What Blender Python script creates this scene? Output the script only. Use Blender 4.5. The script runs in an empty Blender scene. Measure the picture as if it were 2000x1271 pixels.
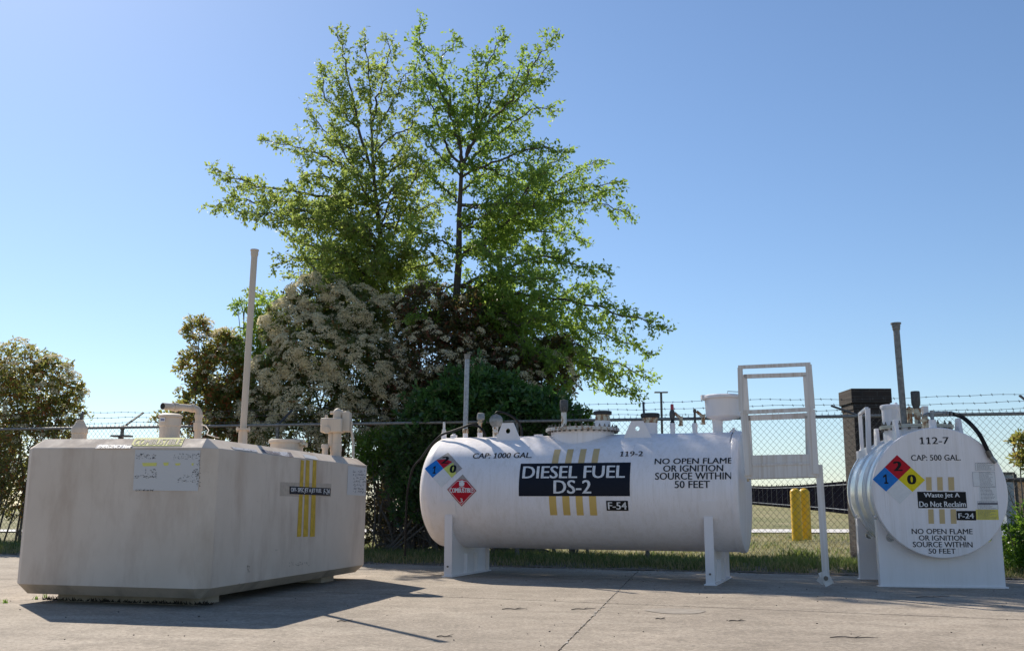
import bpy, bmesh, math, random
import numpy as np
from math import sin, cos, tan, atan, atan2, radians, pi, hypot, sqrt
from mathutils import Vector, Matrix

# ------------------------------------------------------------------ camera, sky, sun, exposure
sc = bpy.context.scene
COL = sc.collection
F = 1980.0
PITCH = atan(353 / 1980.0)
CAMH = 0.76
cam_d = bpy.data.cameras.new('camera'); cam = bpy.data.objects.new('camera', cam_d); COL.objects.link(cam)
cam.location = (0, 0, CAMH); cam.rotation_euler = (pi / 2 + PITCH, 0, 0)
cam_d.sensor_width = 36; cam_d.lens = 36 * F / 2000; cam_d.clip_end = 4000; cam_d.clip_start = 0.05
sc.camera = cam

SUN_EL, SUN_AZ = radians(40.5), radians(-33)      # azimuth measured from +Y towards +X
SDIR = Vector((sin(SUN_AZ) * cos(SUN_EL), cos(SUN_AZ) * cos(SUN_EL), sin(SUN_EL)))
world = bpy.data.worlds.new('World'); sc.world = world; world.use_nodes = True
wn = world.node_tree.nodes; wl = world.node_tree.links
sky = wn.new('ShaderNodeTexSky'); sky.sky_type = 'NISHITA'; sky.sun_disc = False
sky.sun_elevation = SUN_EL; sky.sun_rotation = SUN_AZ
sky.altitude = 0; sky.air_density = 1.0; sky.dust_density = 0.3; sky.ozone_density = 5.0
bg = wn['Background']; bg.inputs['Strength'].default_value = 0.089
wl.new(sky.outputs[0], bg.inputs[0])
sun_d = bpy.data.lights.new('sun', 'SUN'); sun = bpy.data.objects.new('sun', sun_d); COL.objects.link(sun)
sun_d.energy = 4.1; sun_d.angle = radians(0.5); sun_d.color = (1.0, 0.92, 0.80)
sun.rotation_euler = SDIR.to_track_quat('Z', 'Y').to_euler()
sc.view_settings.view_transform = 'Standard'; sc.view_settings.look = 'None'
sc.view_settings.gamma = 1; sc.view_settings.use_curve_mapping = False
sc.view_settings.exposure = 0.56

# ------------------------------------------------------------------ small helpers
rng = np.random.default_rng(7)
random.seed(7)
_fw = np.array([0, cos(PITCH), sin(PITCH)]); _r = np.array([1., 0, 0]); _u = np.array([0, -sin(PITCH), cos(PITCH)])
CAMP = np.array([0, 0, CAMH])
SLOPE = 0.008
def ray(x, y): return _fw * F + _r * (x - 1000) - _u * (y - 635.5)
def at(x, y, Y):
    d = ray(x, y); return d * (Y / d[1]) + CAMP
def gz(X, Y=0.): return -SLOPE * max(-14., min(14., X))
def gp(x, y):
    d = ray(x, y); t = -CAMH / (d[2] + SLOPE * d[0]); return d * t + CAMP

class MB:
    def __init__(s): s.v = []; s.f = []; s.m = []; s.mi = 0
    def add(s, vs, fs):
        b = len(s.v); s.v += [tuple(map(float, p)) for p in vs]; s.f += [tuple(b + i for i in f) for f in fs]; s.m += [s.mi] * len(fs)
        return s
    def box(s, c, size, R=None):
        c = np.asarray(c, float); h = np.asarray(size, float) / 2
        R = np.eye(3) if R is None else R
        vs = [c + R @ (h * np.array([i, j, k])) for i in (-1, 1) for j in (-1, 1) for k in (-1, 1)]
        return s.add(vs, [(0, 1, 3, 2), (4, 6, 7, 5), (0, 4, 5, 1), (2, 3, 7, 6), (0, 2, 6, 4), (1, 5, 7, 3)])
    def bar(s, a, b, w, t, side=(1, 0, 0)):
        a = np.asarray(a, float); b = np.asarray(b, float); z = b - a; L = np.linalg.norm(z); z /= L
        x = np.asarray(side, float); x = x - z * (x @ z); x /= np.linalg.norm(x); y = np.cross(z, x)
        return s.box((a + b) / 2, (w, t, L), np.array([x, y, z]).T)
    def cyl(s, a, b, r0, r1=None, n=20, cap=True):
        return s.lathe([(r0, 0.), (r0 if r1 is None else r1, 1.)], a, b, n, cap)
    def lathe(s, prof, a, b, n=24, cap=True):
        a = np.asarray(a, float); b = np.asarray(b, float); z = b - a; L = np.linalg.norm(z); zz = z / L
        x = np.cross(zz, [0, 0, 1.]) if abs(zz[2]) < .9 else np.cross(zz, [0, 1., 0]); x /= np.linalg.norm(x); y = np.cross(zz, x)
        vs = []; fs = []
        for (r, t) in prof:
            for i in range(n):
                th = 2 * pi * i / n; vs.append(a + z * t + r * (cos(th) * x + sin(th) * y))
        for k in range(len(prof) - 1):
            for i in range(n):
                j = (i + 1) % n; fs.append((k * n + i, k * n + j, (k + 1) * n + j, (k + 1) * n + i))
        if cap: fs.append(tuple(range(n))[::-1]); fs.append(tuple((len(prof) - 1) * n + i for i in range(n)))
        return s.add(vs, fs)
    def tube(s, pts, r, n=10, cap=True):
        pts = [np.asarray(p, float) for p in pts]; rs = r if isinstance(r, (list, tuple, np.ndarray)) else [r] * len(pts)
        vs = []; fs = []; px = None
        for k, p in enumerate(pts):
            d = pts[min(k + 1, len(pts) - 1)] - pts[max(k - 1, 0)]; d /= (np.linalg.norm(d) + 1e-9)
            if px is None: px = np.cross(d, [0, 0, 1.]) if abs(d[2]) < .9 else np.cross(d, [0, 1., 0])
            px = px - d * (px @ d); px /= np.linalg.norm(px) + 1e-9; py = np.cross(d, px)
            for i in range(n): th = 2 * pi * i / n; vs.append(p + rs[k] * (cos(th) * px + sin(th) * py))
        for k in range(len(pts) - 1):
            for i in range(n): j = (i + 1) % n; fs.append((k * n + i, k * n + j, (k + 1) * n + j, (k + 1) * n + i))
        if cap: fs.append(tuple(range(n))[::-1]); fs.append(tuple((len(pts) - 1) * n + i for i in range(n)))
        return s.add(vs, fs)
    def prism(s, poly, ext):
        poly = [np.asarray(p, float) for p in poly]; ext = np.asarray(ext, float); n = len(poly)
        return s.add(poly + [p + ext for p in poly], [tuple(range(n))[::-1], tuple(range(n, 2 * n))] + [(i, (i + 1) % n, n + (i + 1) % n, n + i) for i in range(n)])
    def build(s, name, mat, parent=None, smooth=True, fix=True, bevel=0, **tags):
        o0 = np.array(root_loc(parent)) if parent is not None else np.zeros(3)
        me = bpy.data.meshes.new(name)
        me.from_pydata([tuple(np.array(p) - o0) for p in s.v], [], s.f); me.update()
        mats = mat if isinstance(mat, (list, tuple)) else [mat]
        for m in mats: me.materials.append(m)
        if len(mats) > 1: me.polygons.foreach_set('material_index', s.m)
        if fix:
            bm = bmesh.new(); bm.from_mesh(me); bmesh.ops.recalc_face_normals(bm, faces=bm.faces); bm.to_mesh(me); bm.free()
        if smooth:
            me.shade_smooth(); me.set_sharp_from_angle(angle=radians(35))
        o = bpy.data.objects.new(name, me); COL.objects.link(o)
        if parent is not None: o.parent = parent
        if bevel:
            b = o.modifiers.new('b', 'BEVEL'); b.width = bevel; b.segments = 2; b.limit_method = 'ANGLE'; b.angle_limit = radians(40)
        tag(o, **tags); return o

def tag(o, label=None, cat=None, group=None, kind=None):
    if label: o['label'] = label
    if cat: o['category'] = cat
    if group: o['group'] = group
    if kind: o['kind'] = kind
    return o
def root_loc(o):
    while o.parent is not None: o = o.parent
    return tuple(o.location)
def empty(name, loc, label, cat, group=None):
    o = bpy.data.objects.new(name, None); COL.objects.link(o); o.location = tuple(map(float, loc)); o.empty_display_size = .2
    return tag(o, label, cat, group)

# ------------------------------------------------------------------ materials
def newmat(name):
    m = bpy.data.materials.new(name); m.use_nodes = True; nt = m.node_tree
    return m, nt, nt.nodes['Principled BSDF']
def N(nt, t, **kw):
    n = nt.nodes.new(t)
    for k, v in kw.items():
        if k in n.inputs: n.inputs[k].default_value = v
        else: setattr(n, k, v)
    return n
def coord(nt, scale=(1, 1, 1), loc=(0, 0, 0), src='Object'):
    tc = N(nt, 'ShaderNodeTexCoord'); mp = N(nt, 'ShaderNodeMapping'); mp.inputs['Scale'].default_value = scale; mp.inputs['Location'].default_value = loc
    nt.links.new(tc.outputs[src], mp.inputs[0]); return mp.outputs[0]
def noise(nt, sc_, vec, detail=4, rough=.55):
    n = N(nt, 'ShaderNodeTexNoise'); n.inputs['Scale'].default_value = sc_; n.inputs['Detail'].default_value = detail; n.inputs['Roughness'].default_value = rough
    nt.links.new(vec, n.inputs['Vector']); return n.outputs['Fac']
def ramp(nt, fac, stops):
    r = N(nt, 'ShaderNodeValToRGB'); e = r.color_ramp.elements
    while len(e) < len(stops): e.new(.5)
    for i, (p, c) in enumerate(stops):
        e[i].position = p; e[i].color = (*c, 1) if len(c) == 3 else c
    nt.links.new(fac, r.inputs[0]); return r.outputs[0]
def mixc(nt, fac, a, b, mode='MIX'):
    m = N(nt, 'ShaderNodeMix'); m.data_type = 'RGBA'; m.blend_type = mode
    for i, x in ((0, fac), (6, a), (7, b)):
        if isinstance(x, (float, int)): m.inputs[i].default_value = x
        elif isinstance(x, tuple): m.inputs[i].default_value = (*x, 1)
        else: nt.links.new(x, m.inputs[i])
    return m.outputs[2]
def bump(nt, h, bs, strength=.3, dist=.01):
    b = N(nt, 'ShaderNodeBump'); b.inputs['Strength'].default_value = strength; b.inputs['Distance'].default_value = dist
    nt.links.new(h, b.inputs['Height']); nt.links.new(b.outputs[0], bs.inputs['Normal'])
G3 = lambda v: (v, v, v)
def plain(name, col, rough=.5, metal=0., var=.12, vs=30., bmp=0., spec=.5):
    m, nt, bs = newmat(name); bs.inputs['Specular IOR Level'].default_value = spec; v = coord(nt); f = noise(nt, vs, v, 5)
    c = ramp(nt, f, [(.3, tuple(x * (1 - var) for x in col)), (.7, tuple(min(1, x * (1 + var)) for x in col))])
    nt.links.new(c, bs.inputs['Base Color']); bs.inputs['Roughness'].default_value = rough; bs.inputs['Metallic'].default_value = metal
    if bmp: bump(nt, f, bs, bmp, .004)
    return m
def paint(name, col, rough=.38, streak=(.72, .68, .6), amt=.35, grime=.5, vscale=9., fine=.12):
    """weathered paint: run-off streaks stretched down z, mottled grime and specks"""
    m, nt, bs = newmat(name)
    v = coord(nt, (vscale, vscale, .55)); s1 = noise(nt, 1.6, v, 6, .65)
    v2 = coord(nt); s2 = noise(nt, 1.7, v2, 5, .6); s3 = noise(nt, 60, v2, 3); s4 = noise(nt, 7., v2, 8, .7)
    f = ramp(nt, s1, [(.46, G3(0.)), (.74, G3(amt))])
    c = mixc(nt, f, col, streak, 'MIX')
    f2 = ramp(nt, s2, [(.42, G3(0.)), (.75, G3(grime))]); c = mixc(nt, f2, c, tuple(a * b for a, b in zip(col, (.80, .78, .74))))
    f3 = ramp(nt, s4, [(.66, G3(0.)), (.72, G3(.35))]); c = mixc(nt, f3, c, tuple(a * .62 for a in col))
    s5 = noise(nt, 2.2, coord(nt, (vscale * 3, vscale * 3, 1.1), (3, 1, 2)), 5, .7); f5 = ramp(nt, s5, [(.56, G3(0.)), (.70, G3(fine))]); c = mixc(nt, f5, c, tuple(a * .8 for a in streak))
    nt.links.new(c, bs.inputs['Base Color'])
    rr = ramp(nt, s4, [(.3, G3(rough * .85)), (.7, G3(min(1, rough * 1.45)))]); nt.links.new(rr, bs.inputs['Roughness'])
    bump(nt, s3, bs, .06, .004)
    return m
def rusty(name, base, rust=(.30, .15, .05), lo=.5, hi=.62, sc_=22.):
    m, nt, bs = newmat(name); v = coord(nt, (1, 1, .7)); f = noise(nt, sc_, v, 6, .65)
    k = ramp(nt, f, [(lo, G3(0.)), (hi, G3(1.))]); c = mixc(nt, k, base, rust); nt.links.new(c, bs.inputs['Base Color']); bs.inputs['Roughness'].default_value = .6
    bump(nt, f, bs, .3, .003); return m
WHITE = (.90, .84, .83)
M = {}
M['white'] = paint('white_tank_paint', WHITE, .36, (.60, .52, .43), .36, .35, 12., .3)
M['white_flat'] = paint('white_steel_paint', (.885, .825, .805), .42, (.68, .62, .55), .25, .25, 6.)
M['white_rail'] = paint('white_rail_paint', (.74, .70, .66), .45, (.42, .30, .18), .75, .5, 20.)
M['white_rust'] = rusty('white_rust_paint', (.66, .64, .58), (.32, .17, .06))
M['cream_rust'] = rusty('cream_rust_paint', (.62, .55, .40), (.28, .13, .05), .46, .56)
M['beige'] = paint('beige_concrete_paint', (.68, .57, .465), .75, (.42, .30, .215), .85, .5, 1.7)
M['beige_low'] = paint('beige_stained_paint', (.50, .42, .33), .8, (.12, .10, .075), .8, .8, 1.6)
M['beige_pipe'] = paint('beige_pipe_paint', (.66, .55, .43), .5, (.42, .32, .25), .4, .4, 12.)
M['galv'] = plain('galvanised_steel', (.33, .335, .35), .45, .75, .22, 40.)
M['galv_dull'] = plain('dull_galvanised_steel', (.23, .225, .21), .6, .45, .3, 30.)
M['wire'] = plain('fence_wire', (.10, .092, .082), .65, .3, .25, 60.)
M['black'] = plain('black_plastic', (.018, .019, .021), .45, 0, .3, 40.)
M['rubber'] = plain('black_rubber_hose', (.010, .010, .011), .6, 0, .3, 50., spec=.25)
M['dark_metal'] = plain('dark_cast_metal', (.085, .083, .08), .55, .3, .3, 40.)
M['grey_cast'] = plain('grey_cast_metal', (.30, .295, .28), .5, .5, .25, 30.)
M['red'] = plain('red_label', (.50, .008, .022), .5, spec=.2)
M['red_cap'] = plain('faded_red_cap', (.45, .06, .08), .5)
M['blue'] = plain('blue_label', (.015, .19, .58), .45, spec=.2)
M['yellow_dia'] = plain('yellow_label', (.78, .62, .01), .45, spec=.25)
M['yellow_pale'] = plain('pale_yellow_label', (.62, .62, .12), .45)
M['tanback'] = plain('aged_sticker_backing', (.36, .31, .27), .6, 0, .2, 60.)
M['gold'] = plain('gold_tape', (.68, .45, .12), .45, 0, .06, 8.)
M['gold_pale'] = plain('faded_gold_tape', (.60, .43, .20), .5, 0, .08, 8.)
M['ylw_stripe'] = plain('yellow_stripe_paint', (.56, .36, .035), .6, 0, .2, 20., spec=.3)
M['navy'] = plain('dark_navy_label', (.008, .010, .018), .5, spec=.2)
M['blacklab'] = plain('black_label', (.008, .008, .009), .5, spec=.2)
M['ink'] = plain('black_ink', (.014, .015, .02), .6, spec=.2)
M['inkgrey'] = plain('grey_ink', (.16, .16, .18), .6)
M['letter'] = plain('white_letters', (.74, .73, .72), .5)
M['sticker'] = plain('white_label', (.74, .72, .70), .45, 0, .05)
M['yellow_sticker'] = plain('yellow_notice', (.68, .58, .10), .5)
M['yellow_bollard'] = paint('yellow_bollard_plastic', (.80, .47, .012), .4, (.55, .28, .01), .4, .3, 10.)
M['bolt'] = plain('zinc_bolt', (.16, .14, .12), .5, .6)
M['dark_inside'] = plain('dark_pipe_inside', (.02, .02, .02), .9)

def worn_label(name, base, ink, lo, hi, sc_=26.):
    m, nt, bs = newmat(name); v = coord(nt, (1, 1, 2.2)); f = noise(nt, sc_, v, 8, .75); g = noise(nt, sc_ * .16, v, 3)
    mth = N(nt, 'ShaderNodeMath', operation='ADD'); nt.links.new(f, mth.inputs[0]); nt.links.new(g, mth.inputs[1])
    k = ramp(nt, mth.outputs[0], [(lo, G3(0.)), (hi, G3(1.))]); c = mixc(nt, k, base, ink)
    nt.links.new(c, bs.inputs['Base Color']); bs.inputs['Roughness'].default_value = .7; return m
M['worn_white'] = worn_label('worn_white_placard', (.60, .58, .56), (.08, .08, .085), 1.06, 1.12)
for e in (M['worn_white'],):
    pass
M['worn_dark'] = worn_label('worn_dark_label', (.55, .54, .56), (.16, .14, .16), .98, 1.04)
M['worn_yellow'] = worn_label('worn_yellow_label', (.70, .66, .17), (.52, .50, .26), 1.05, 1.12)

def leafmat(name, c1, c2, c3=None, trans=(.20, .32, .03), tf=.4, rough=.45, p3=.8):
    m, nt, bs = newmat(name); g = N(nt, 'ShaderNodeNewGeometry')
    stops = [(0., c1), (.6, c2)] + ([(p3, c2), (min(1, p3 + .04), c3)] if c3 else [])
    c = ramp(nt, g.outputs['Random Per Island'], stops); nt.links.new(c, bs.inputs['Base Color']); bs.inputs['Roughness'].default_value = rough
    tr = N(nt, 'ShaderNodeBsdfTranslucent'); tc = mixc(nt, .8, c, trans); nt.links.new(tc, tr.inputs[0])
    mx = N(nt, 'ShaderNodeMixShader'); mx.inputs[0].default_value = tf
    nt.links.new(bs.outputs[0], mx.inputs[1]); nt.links.new(tr.outputs[0], mx.inputs[2]); nt.links.new(mx.outputs[0], nt.nodes['Material Output'].inputs[0])
    return m
M['oak'] = leafmat('oak_leaves', (.055, .115, .02), (.135, .225, .038), (.20, .26, .05), (.44, .62, .11), .58, .55)
M['oak2'] = leafmat('oak_leaves_yellowish', (.06, .11, .02), (.145, .215, .042), (.25, .22, .085), (.50, .62, .14), .58, .55)
M['photinia'] = leafmat('photinia_leaves', (.035, .055, .02), (.085, .115, .04), (.24, .075, .04), (.36, .42, .09), .42, .4, .9)
M['photinia_red'] = leafmat('photinia_red_leaves', (.055, .085, .025), (.13, .17, .05), (.42, .09, .045), (.50, .50, .12), .48, .4, .74)
M['photinia_dark'] = leafmat('photinia_dark_red_leaves', (.03, .042, .018), (.075, .08, .036), (.20, .06, .042), (.30, .24, .07), .4, .4, .78)
M['laurel'] = leafmat('laurel_leaves', (.022, .055, .018), (.06, .125, .034), None, (.20, .42, .08), .36, .36)
M['bright'] = leafmat('bright_green_leaves', (.05, .11, .015), (.12, .22, .03), None, (.30, .50, .05), .42, .35)
M['blossom'] = leafmat('cream_blossom', (.66, .585, .40), (.87, .80, .58), None, (.88, .80, .56), .5, .8)
M['grass'] = leafmat('grass_blades', (.04, .075, .02), (.10, .145, .038), (.30, .25, .12), (.24, .34, .06), .35, .6, .72)
M['grass_dry'] = leafmat('dry_grass_blades', (.22, .20, .085), (.38, .31, .165), None, (.46, .41, .18), .4, .6)
M['bark'] = plain('grey_brown_bark', (.085, .07, .058), .85, 0, .35, 25., .5)
M['bark_pale'] = plain('pale_shrub_bark', (.13, .115, .095), .85, 0, .3, 30., .4)

def concrete():
    m, nt, bs = newmat('worn_concrete'); v = coord(nt)
    a = noise(nt, .45, v, 4, .6); b = noise(nt, 3.2, v, 7, .65); c_ = noise(nt, 38, v, 6, .8); d = noise(nt, 260, v, 2)
    c = ramp(nt, a, [(.32, (.25, .205, .158)), (.68, (.41, .34, .265))])
    k = ramp(nt, b, [(.36, G3(.9)), (.60, G3(0.))]); c = mixc(nt, k, c, (.225, .185, .14)); w2 = noise(nt, 1.1, coord(nt, (1, 2.6, 1)), 6, .7); k = ramp(nt, w2, [(.5, G3(0.)), (.66, G3(.55))]); c = mixc(nt, k, c, (.45, .385, .305))
    k = ramp(nt, c_, [(.38, G3(.9)), (.49, G3(0.))]); c = mixc(nt, k, c, (.17, .14, .11)); k = ramp(nt, c_, [(.54, G3(0.)), (.66, G3(.75))]); c = mixc(nt, k, c, (.56, .475, .37))
    k = ramp(nt, d, [(.62, G3(0.)), (.7, G3(.8))]); c = mixc(nt, k, c, (.58, .51, .43))
    vo = N(nt, 'ShaderNodeTexVoronoi'); vo.inputs['Scale'].default_value = 6.; nt.links.new(v, vo.inputs['Vector'])
    k = ramp(nt, vo.outputs['Distance'], [(.03, G3(.8)), (.05, G3(0.))]); c = mixc(nt, k, c, (.08, .07, .06))
    nt.links.new(c, bs.inputs['Base Color']); bs.inputs['Roughness'].default_value = .9
    bump(nt, c_, bs, .5, .006); return m
M['concrete'] = concrete()
M['filler'] = plain('joint_filler', (.12, .10, .085), .9)
def fieldmat():
    m, nt, bs = newmat('mown_dry_grass_field'); v = coord(nt)
    a = noise(nt, .16, v, 4, .6); b = noise(nt, 1.4, v, 6, .7); c_ = noise(nt, 22, v, 5, .8)
    c = ramp(nt, a, [(.35, (.24, .23, .09)), (.5, (.35, .30, .145)), (.68, (.46, .38, .21))])
    k = ramp(nt, b, [(.42, G3(.0)), (.62, G3(.8))]); c = mixc(nt, k, c, (.17, .20, .06))
    k = ramp(nt, c_, [(.35, G3(.6)), (.6, G3(0.))]); c = mixc(nt, k, c, (.12, .11, .045))
    nt.links.new(c, bs.inputs['Base Color']); bs.inputs['Roughness'].default_value = .95; bump(nt, c_, bs, .8, .05); return m
M['field'] = fieldmat()
M['soil'] = plain('dirt_verge', (.17, .13, .09), .95, 0, .35, 8., .5)
M['pathcrete'] = plain('pale_path_concrete', (.62, .59, .55), .85, 0, .1, 5.)
def brick():
    m, nt, bs = newmat('dark_brick'); v = coord(nt)
    br = N(nt, 'ShaderNodeTexBrick'); br.inputs['Scale'].default_value = 1.; br.inputs['Brick Width'].default_value = .21; br.inputs['Row Height'].default_value = .073; br.inputs['Mortar Size'].default_value = .006
    sp = N(nt, 'ShaderNodeSeparateXYZ'); nt.links.new(v, sp.inputs[0]); ad = N(nt, 'ShaderNodeMath', operation='ADD'); nt.links.new(sp.outputs[0], ad.inputs[0]); nt.links.new(sp.outputs[1], ad.inputs[1])
    cb = N(nt, 'ShaderNodeCombineXYZ'); nt.links.new(ad.outputs[0], cb.inputs[0]); nt.links.new(sp.outputs[2], cb.inputs[1]); nt.links.new(cb.outputs[0], br.inputs['Vector'])
    br.inputs['Color1'].default_value = (.045, .032, .026, 1); br.inputs['Color2'].default_value = (.028, .021, .018, 1); br.inputs['Mortar'].default_value = (.065, .056, .048, 1)
    f = noise(nt, 9, v, 6, .7); k = ramp(nt, f, [(.5, G3(0.)), (.7, G3(.7))]); c = mixc(nt, k, br.outputs[0], (.025, .024, .022))
    nt.links.new(c, bs.inputs['Base Color']); bs.inputs['Roughness'].default_value = .9; bump(nt, br.outputs['Fac'], bs, -.6, .006); return m
M['brick'] = brick()
M['screen'] = plain('black_windscreen_cloth', (.006, .006, .010), 1., 0, .3, 2., spec=0.)
M['peach'] = plain('peach_wall', (.55, .36, .24), .8)

# ------------------------------------------------------------------ surfaces for labels
class Plane:
    def __init__(s, o, e1, e2):
        s.o = np.asarray(o, float); s.e1 = np.asarray(e1, float); s.e2 = np.asarray(e2, float); s.n = np.cross(s.e1, s.e2); s.n /= np.linalg.norm(s.n); s.curved = False
    def map(s, u, v, off=0.): return s.o + s.e1 * u + s.e2 * v + s.n * off
    def inv(s, x, y):
        d = ray(x, y); t = ((s.o - CAMP) @ s.n) / (d @ s.n); p = CAMP + d * t - s.o
        A = np.array([s.e1, s.e2]); g = np.linalg.solve(A @ A.T, A @ p); return g
class Cyl:
    """o: a point on the axis, a: axis direction (u), f: horizontal direction facing the camera; v = arc length, up positive"""
    def __init__(s, o, a, R):
        s.o = np.asarray(o, float); s.a = np.asarray(a, float) / np.linalg.norm(a); s.R = R; s.curved = True
        s.f = np.cross(s.a, [0, 0, 1.]); s.f /= np.linalg.norm(s.f)
        if s.f[1] > 0: s.f = -s.f
        s.g = np.array([0, 0, 1.]) - s.a * s.a[2]; s.g /= np.linalg.norm(s.g)
    def map(s, u, v, off=0.):
        th = v / s.R; return s.o + s.a * u + (s.R + off) * (cos(th) * s.f + sin(th) * s.g)
    def inv(s, x, y):
        d = ray(x, y); d = d / np.linalg.norm(d); w = CAMP - s.o
        dp = d - s.a * (d @ s.a); wp = w - s.a * (w @ s.a)
        A = dp @ dp; B = 2 * dp @ wp; Cc = wp @ wp - s.R ** 2; D = max(0, B * B - 4 * A * Cc)
        t = (-B - sqrt(D)) / (2 * A); p = w + d * t
        return np.array([p @ s.a, s.R * atan2(p @ s.g, p @ s.f)])
def rect(surf, x0, y0, x1, y1):
    xm, ym = (x0 + x1) / 2, (y0 + y1) / 2
    u0 = surf.inv(x0, ym)[0]; u1 = surf.inv(x1, ym)[0]; v1 = surf.inv(xm, y0)[1]; v0 = surf.inv(xm, y1)[1]
    return u0, v0, u1, v1
def quadmesh(mb, surf, q, off, thick=.001):
    """q: four uv corners, in order"""
    q = [np.asarray(p, float) for p in q]; n = 14 if surf.curved else 1
    vs = []; fs = []
    for j in range(n + 1):
        for i in range(n + 1):
            s_, t_ = i / n, j / n; p = (q[0] * (1 - s_) + q[1] * s_) * (1 - t_) + (q[3] * (1 - s_) + q[2] * s_) * t_
            vs.append(surf.map(p[0], p[1], off))
    for j in range(n):
        for i in range(n): a = j * (n + 1) + i; fs.append((a, a + 1, a + n + 2, a + n + 1))
    return mb.add(vs, fs)
def polymesh(mb, surf, poly, off):
    """a flat polygon given in uv, cut in strips where the surface is curved"""
    bm = bmesh.new(); vs = [bm.verts.new((p[0], p[1], 0)) for p in poly]; bm.faces.new(vs)
    cut_strips(bm, surf); add_bm(mb, bm, surf, off); return mb
def cut_strips(bm, surf):
    if surf.curved:
        ys = [v.co.y for v in bm.verts]; y = min(ys) + .015
        while y < max(ys):
            bmesh.ops.bisect_plane(bm, geom=bm.verts[:] + bm.edges[:] + bm.faces[:], plane_co=(0, y, 0), plane_no=(0, 1, 0)); y += .02
def add_bm(mb, bm, surf, off):
    bm.verts.ensure_lookup_table(); bm.verts.index_update()
    mb.add([surf.map(v.co.x, v.co.y, off) for v in bm.verts], [tuple(v.index for v in f.verts) for f in bm.faces])
    bm.free()
def text_bm(s, bold=.0):
    cu = bpy.data.curves.new('t', 'FONT'); cu.body = s; cu.size = 1; cu.offset = bold; cu.resolution_u = 3
    o = bpy.data.objects.new('t', cu); COL.objects.link(o); dg = bpy.context.evaluated_depsgraph_get()
    me = bpy.data.meshes.new_from_object(o.evaluated_get(dg)); bm = bmesh.new(); bm.from_mesh(me)
    if '1' in s and bold == 0.:
        hs = max(v.co.y for v in bm.verts)
        for i, c_ in enumerate(s):
            if c_ != '1': continue
            cu.body = s[:i + 1]; dg.update(); m2 = bpy.data.meshes.new_from_object(o.evaluated_get(dg)); xr = max(v.co.x for v in m2.vertices); bpy.data.meshes.remove(m2); st = .085; hh = .68
            for poly in ([(xr - .005, 0), (xr + .10, 0), (xr + .10, .075), (xr - .005, .075)], [(xr - st - .10, 0), (xr - st + .005, 0), (xr - st + .005, .075), (xr - st - .10, .075)], [(xr - st + .005, hh), (xr - st - .13, hh - .10), (xr - st - .13, hh - .19), (xr - st + .005, hh - .10)]):
                bm.faces.new([bm.verts.new((x, y, 0)) for x, y in poly])
    bpy.data.objects.remove(o); bpy.data.curves.remove(cu); bpy.data.meshes.remove(me); return bm
ONE = [(.28, 0), (.98, 0), (.98, .16), (.76, .16), (.76, 1), (.52, 1), (.14, .80), (.14, .62), (.50, .76), (.50, .16), (.28, .16)]
def text(mb, surf, s, rc, off, bold=.012, shear=0.):
    if s == '1': return polymesh(mb, surf, [(rc[0] + (rc[2] - rc[0]) * x, rc[1] + (rc[3] - rc[1]) * y) for x, y in ONE], off)
    w_ = (rc[3] - rc[1]) * bold * 1.6
    for k_, sh in enumerate((-w_, 0, w_)): text1(mb, surf, s, (rc[0] + w_ + sh, rc[1], rc[2] - w_ + sh, rc[3]), off + .0003 * k_, 0., shear)
    return mb
def text1(mb, surf, s, rc, off, bold=.012, shear=0.):
    u0, v0, u1, v1 = rc; bm = text_bm(s, bold)
    xs = [v.co.x for v in bm.verts]; ys = [v.co.y for v in bm.verts]; x0, x1, y0, y1 = min(xs), max(xs), min(ys), max(ys)
    for v in bm.verts:
        fy = (v.co.y - y0) / (y1 - y0); v.co.y = v0 + (v1 - v0) * fy
        v.co.x = u0 + (u1 - u0) * (v.co.x - x0) / (x1 - x0) + shear * (fy - .5) * (v1 - v0)
    cut_strips(bm, surf); add_bm(mb, bm, surf, off); return mb
def text_quad(mb, surf, s, pts, off, bold=.012):
    q = [np.asarray(surf.inv(*p_), float) for p_ in pts]       # bottom-left, bottom-right, top-right, top-left
    for k_, sh in enumerate((-bold, 0, bold)):
        bm = text_bm(s, 0.); xs = [v.co.x for v in bm.verts]; ys = [v.co.y for v in bm.verts]; x0, x1, y0, y1 = min(xs), max(xs), min(ys), max(ys)
        for v in bm.verts:
            a = (v.co.x - x0) / (x1 - x0) + sh * .12; c_ = (v.co.y - y0) / (y1 - y0); r_ = (q[0] * (1 - a) + q[1] * a) * (1 - c_) + (q[3] * (1 - a) + q[2] * a) * c_
            v.co.x, v.co.y = r_
        add_bm(mb, bm, surf, off + .0003 * k_)
    return mb
def label_obj(name, surf, rc, mat, parent, off=.002, label=None):
    mb = MB(); u0, v0, u1, v1 = rc; quadmesh(mb, surf, [(u0, v0), (u1, v0), (u1, v1), (u0, v1)], off)
    return mb.build(name, mat, parent, fix=False, label=label)

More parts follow.
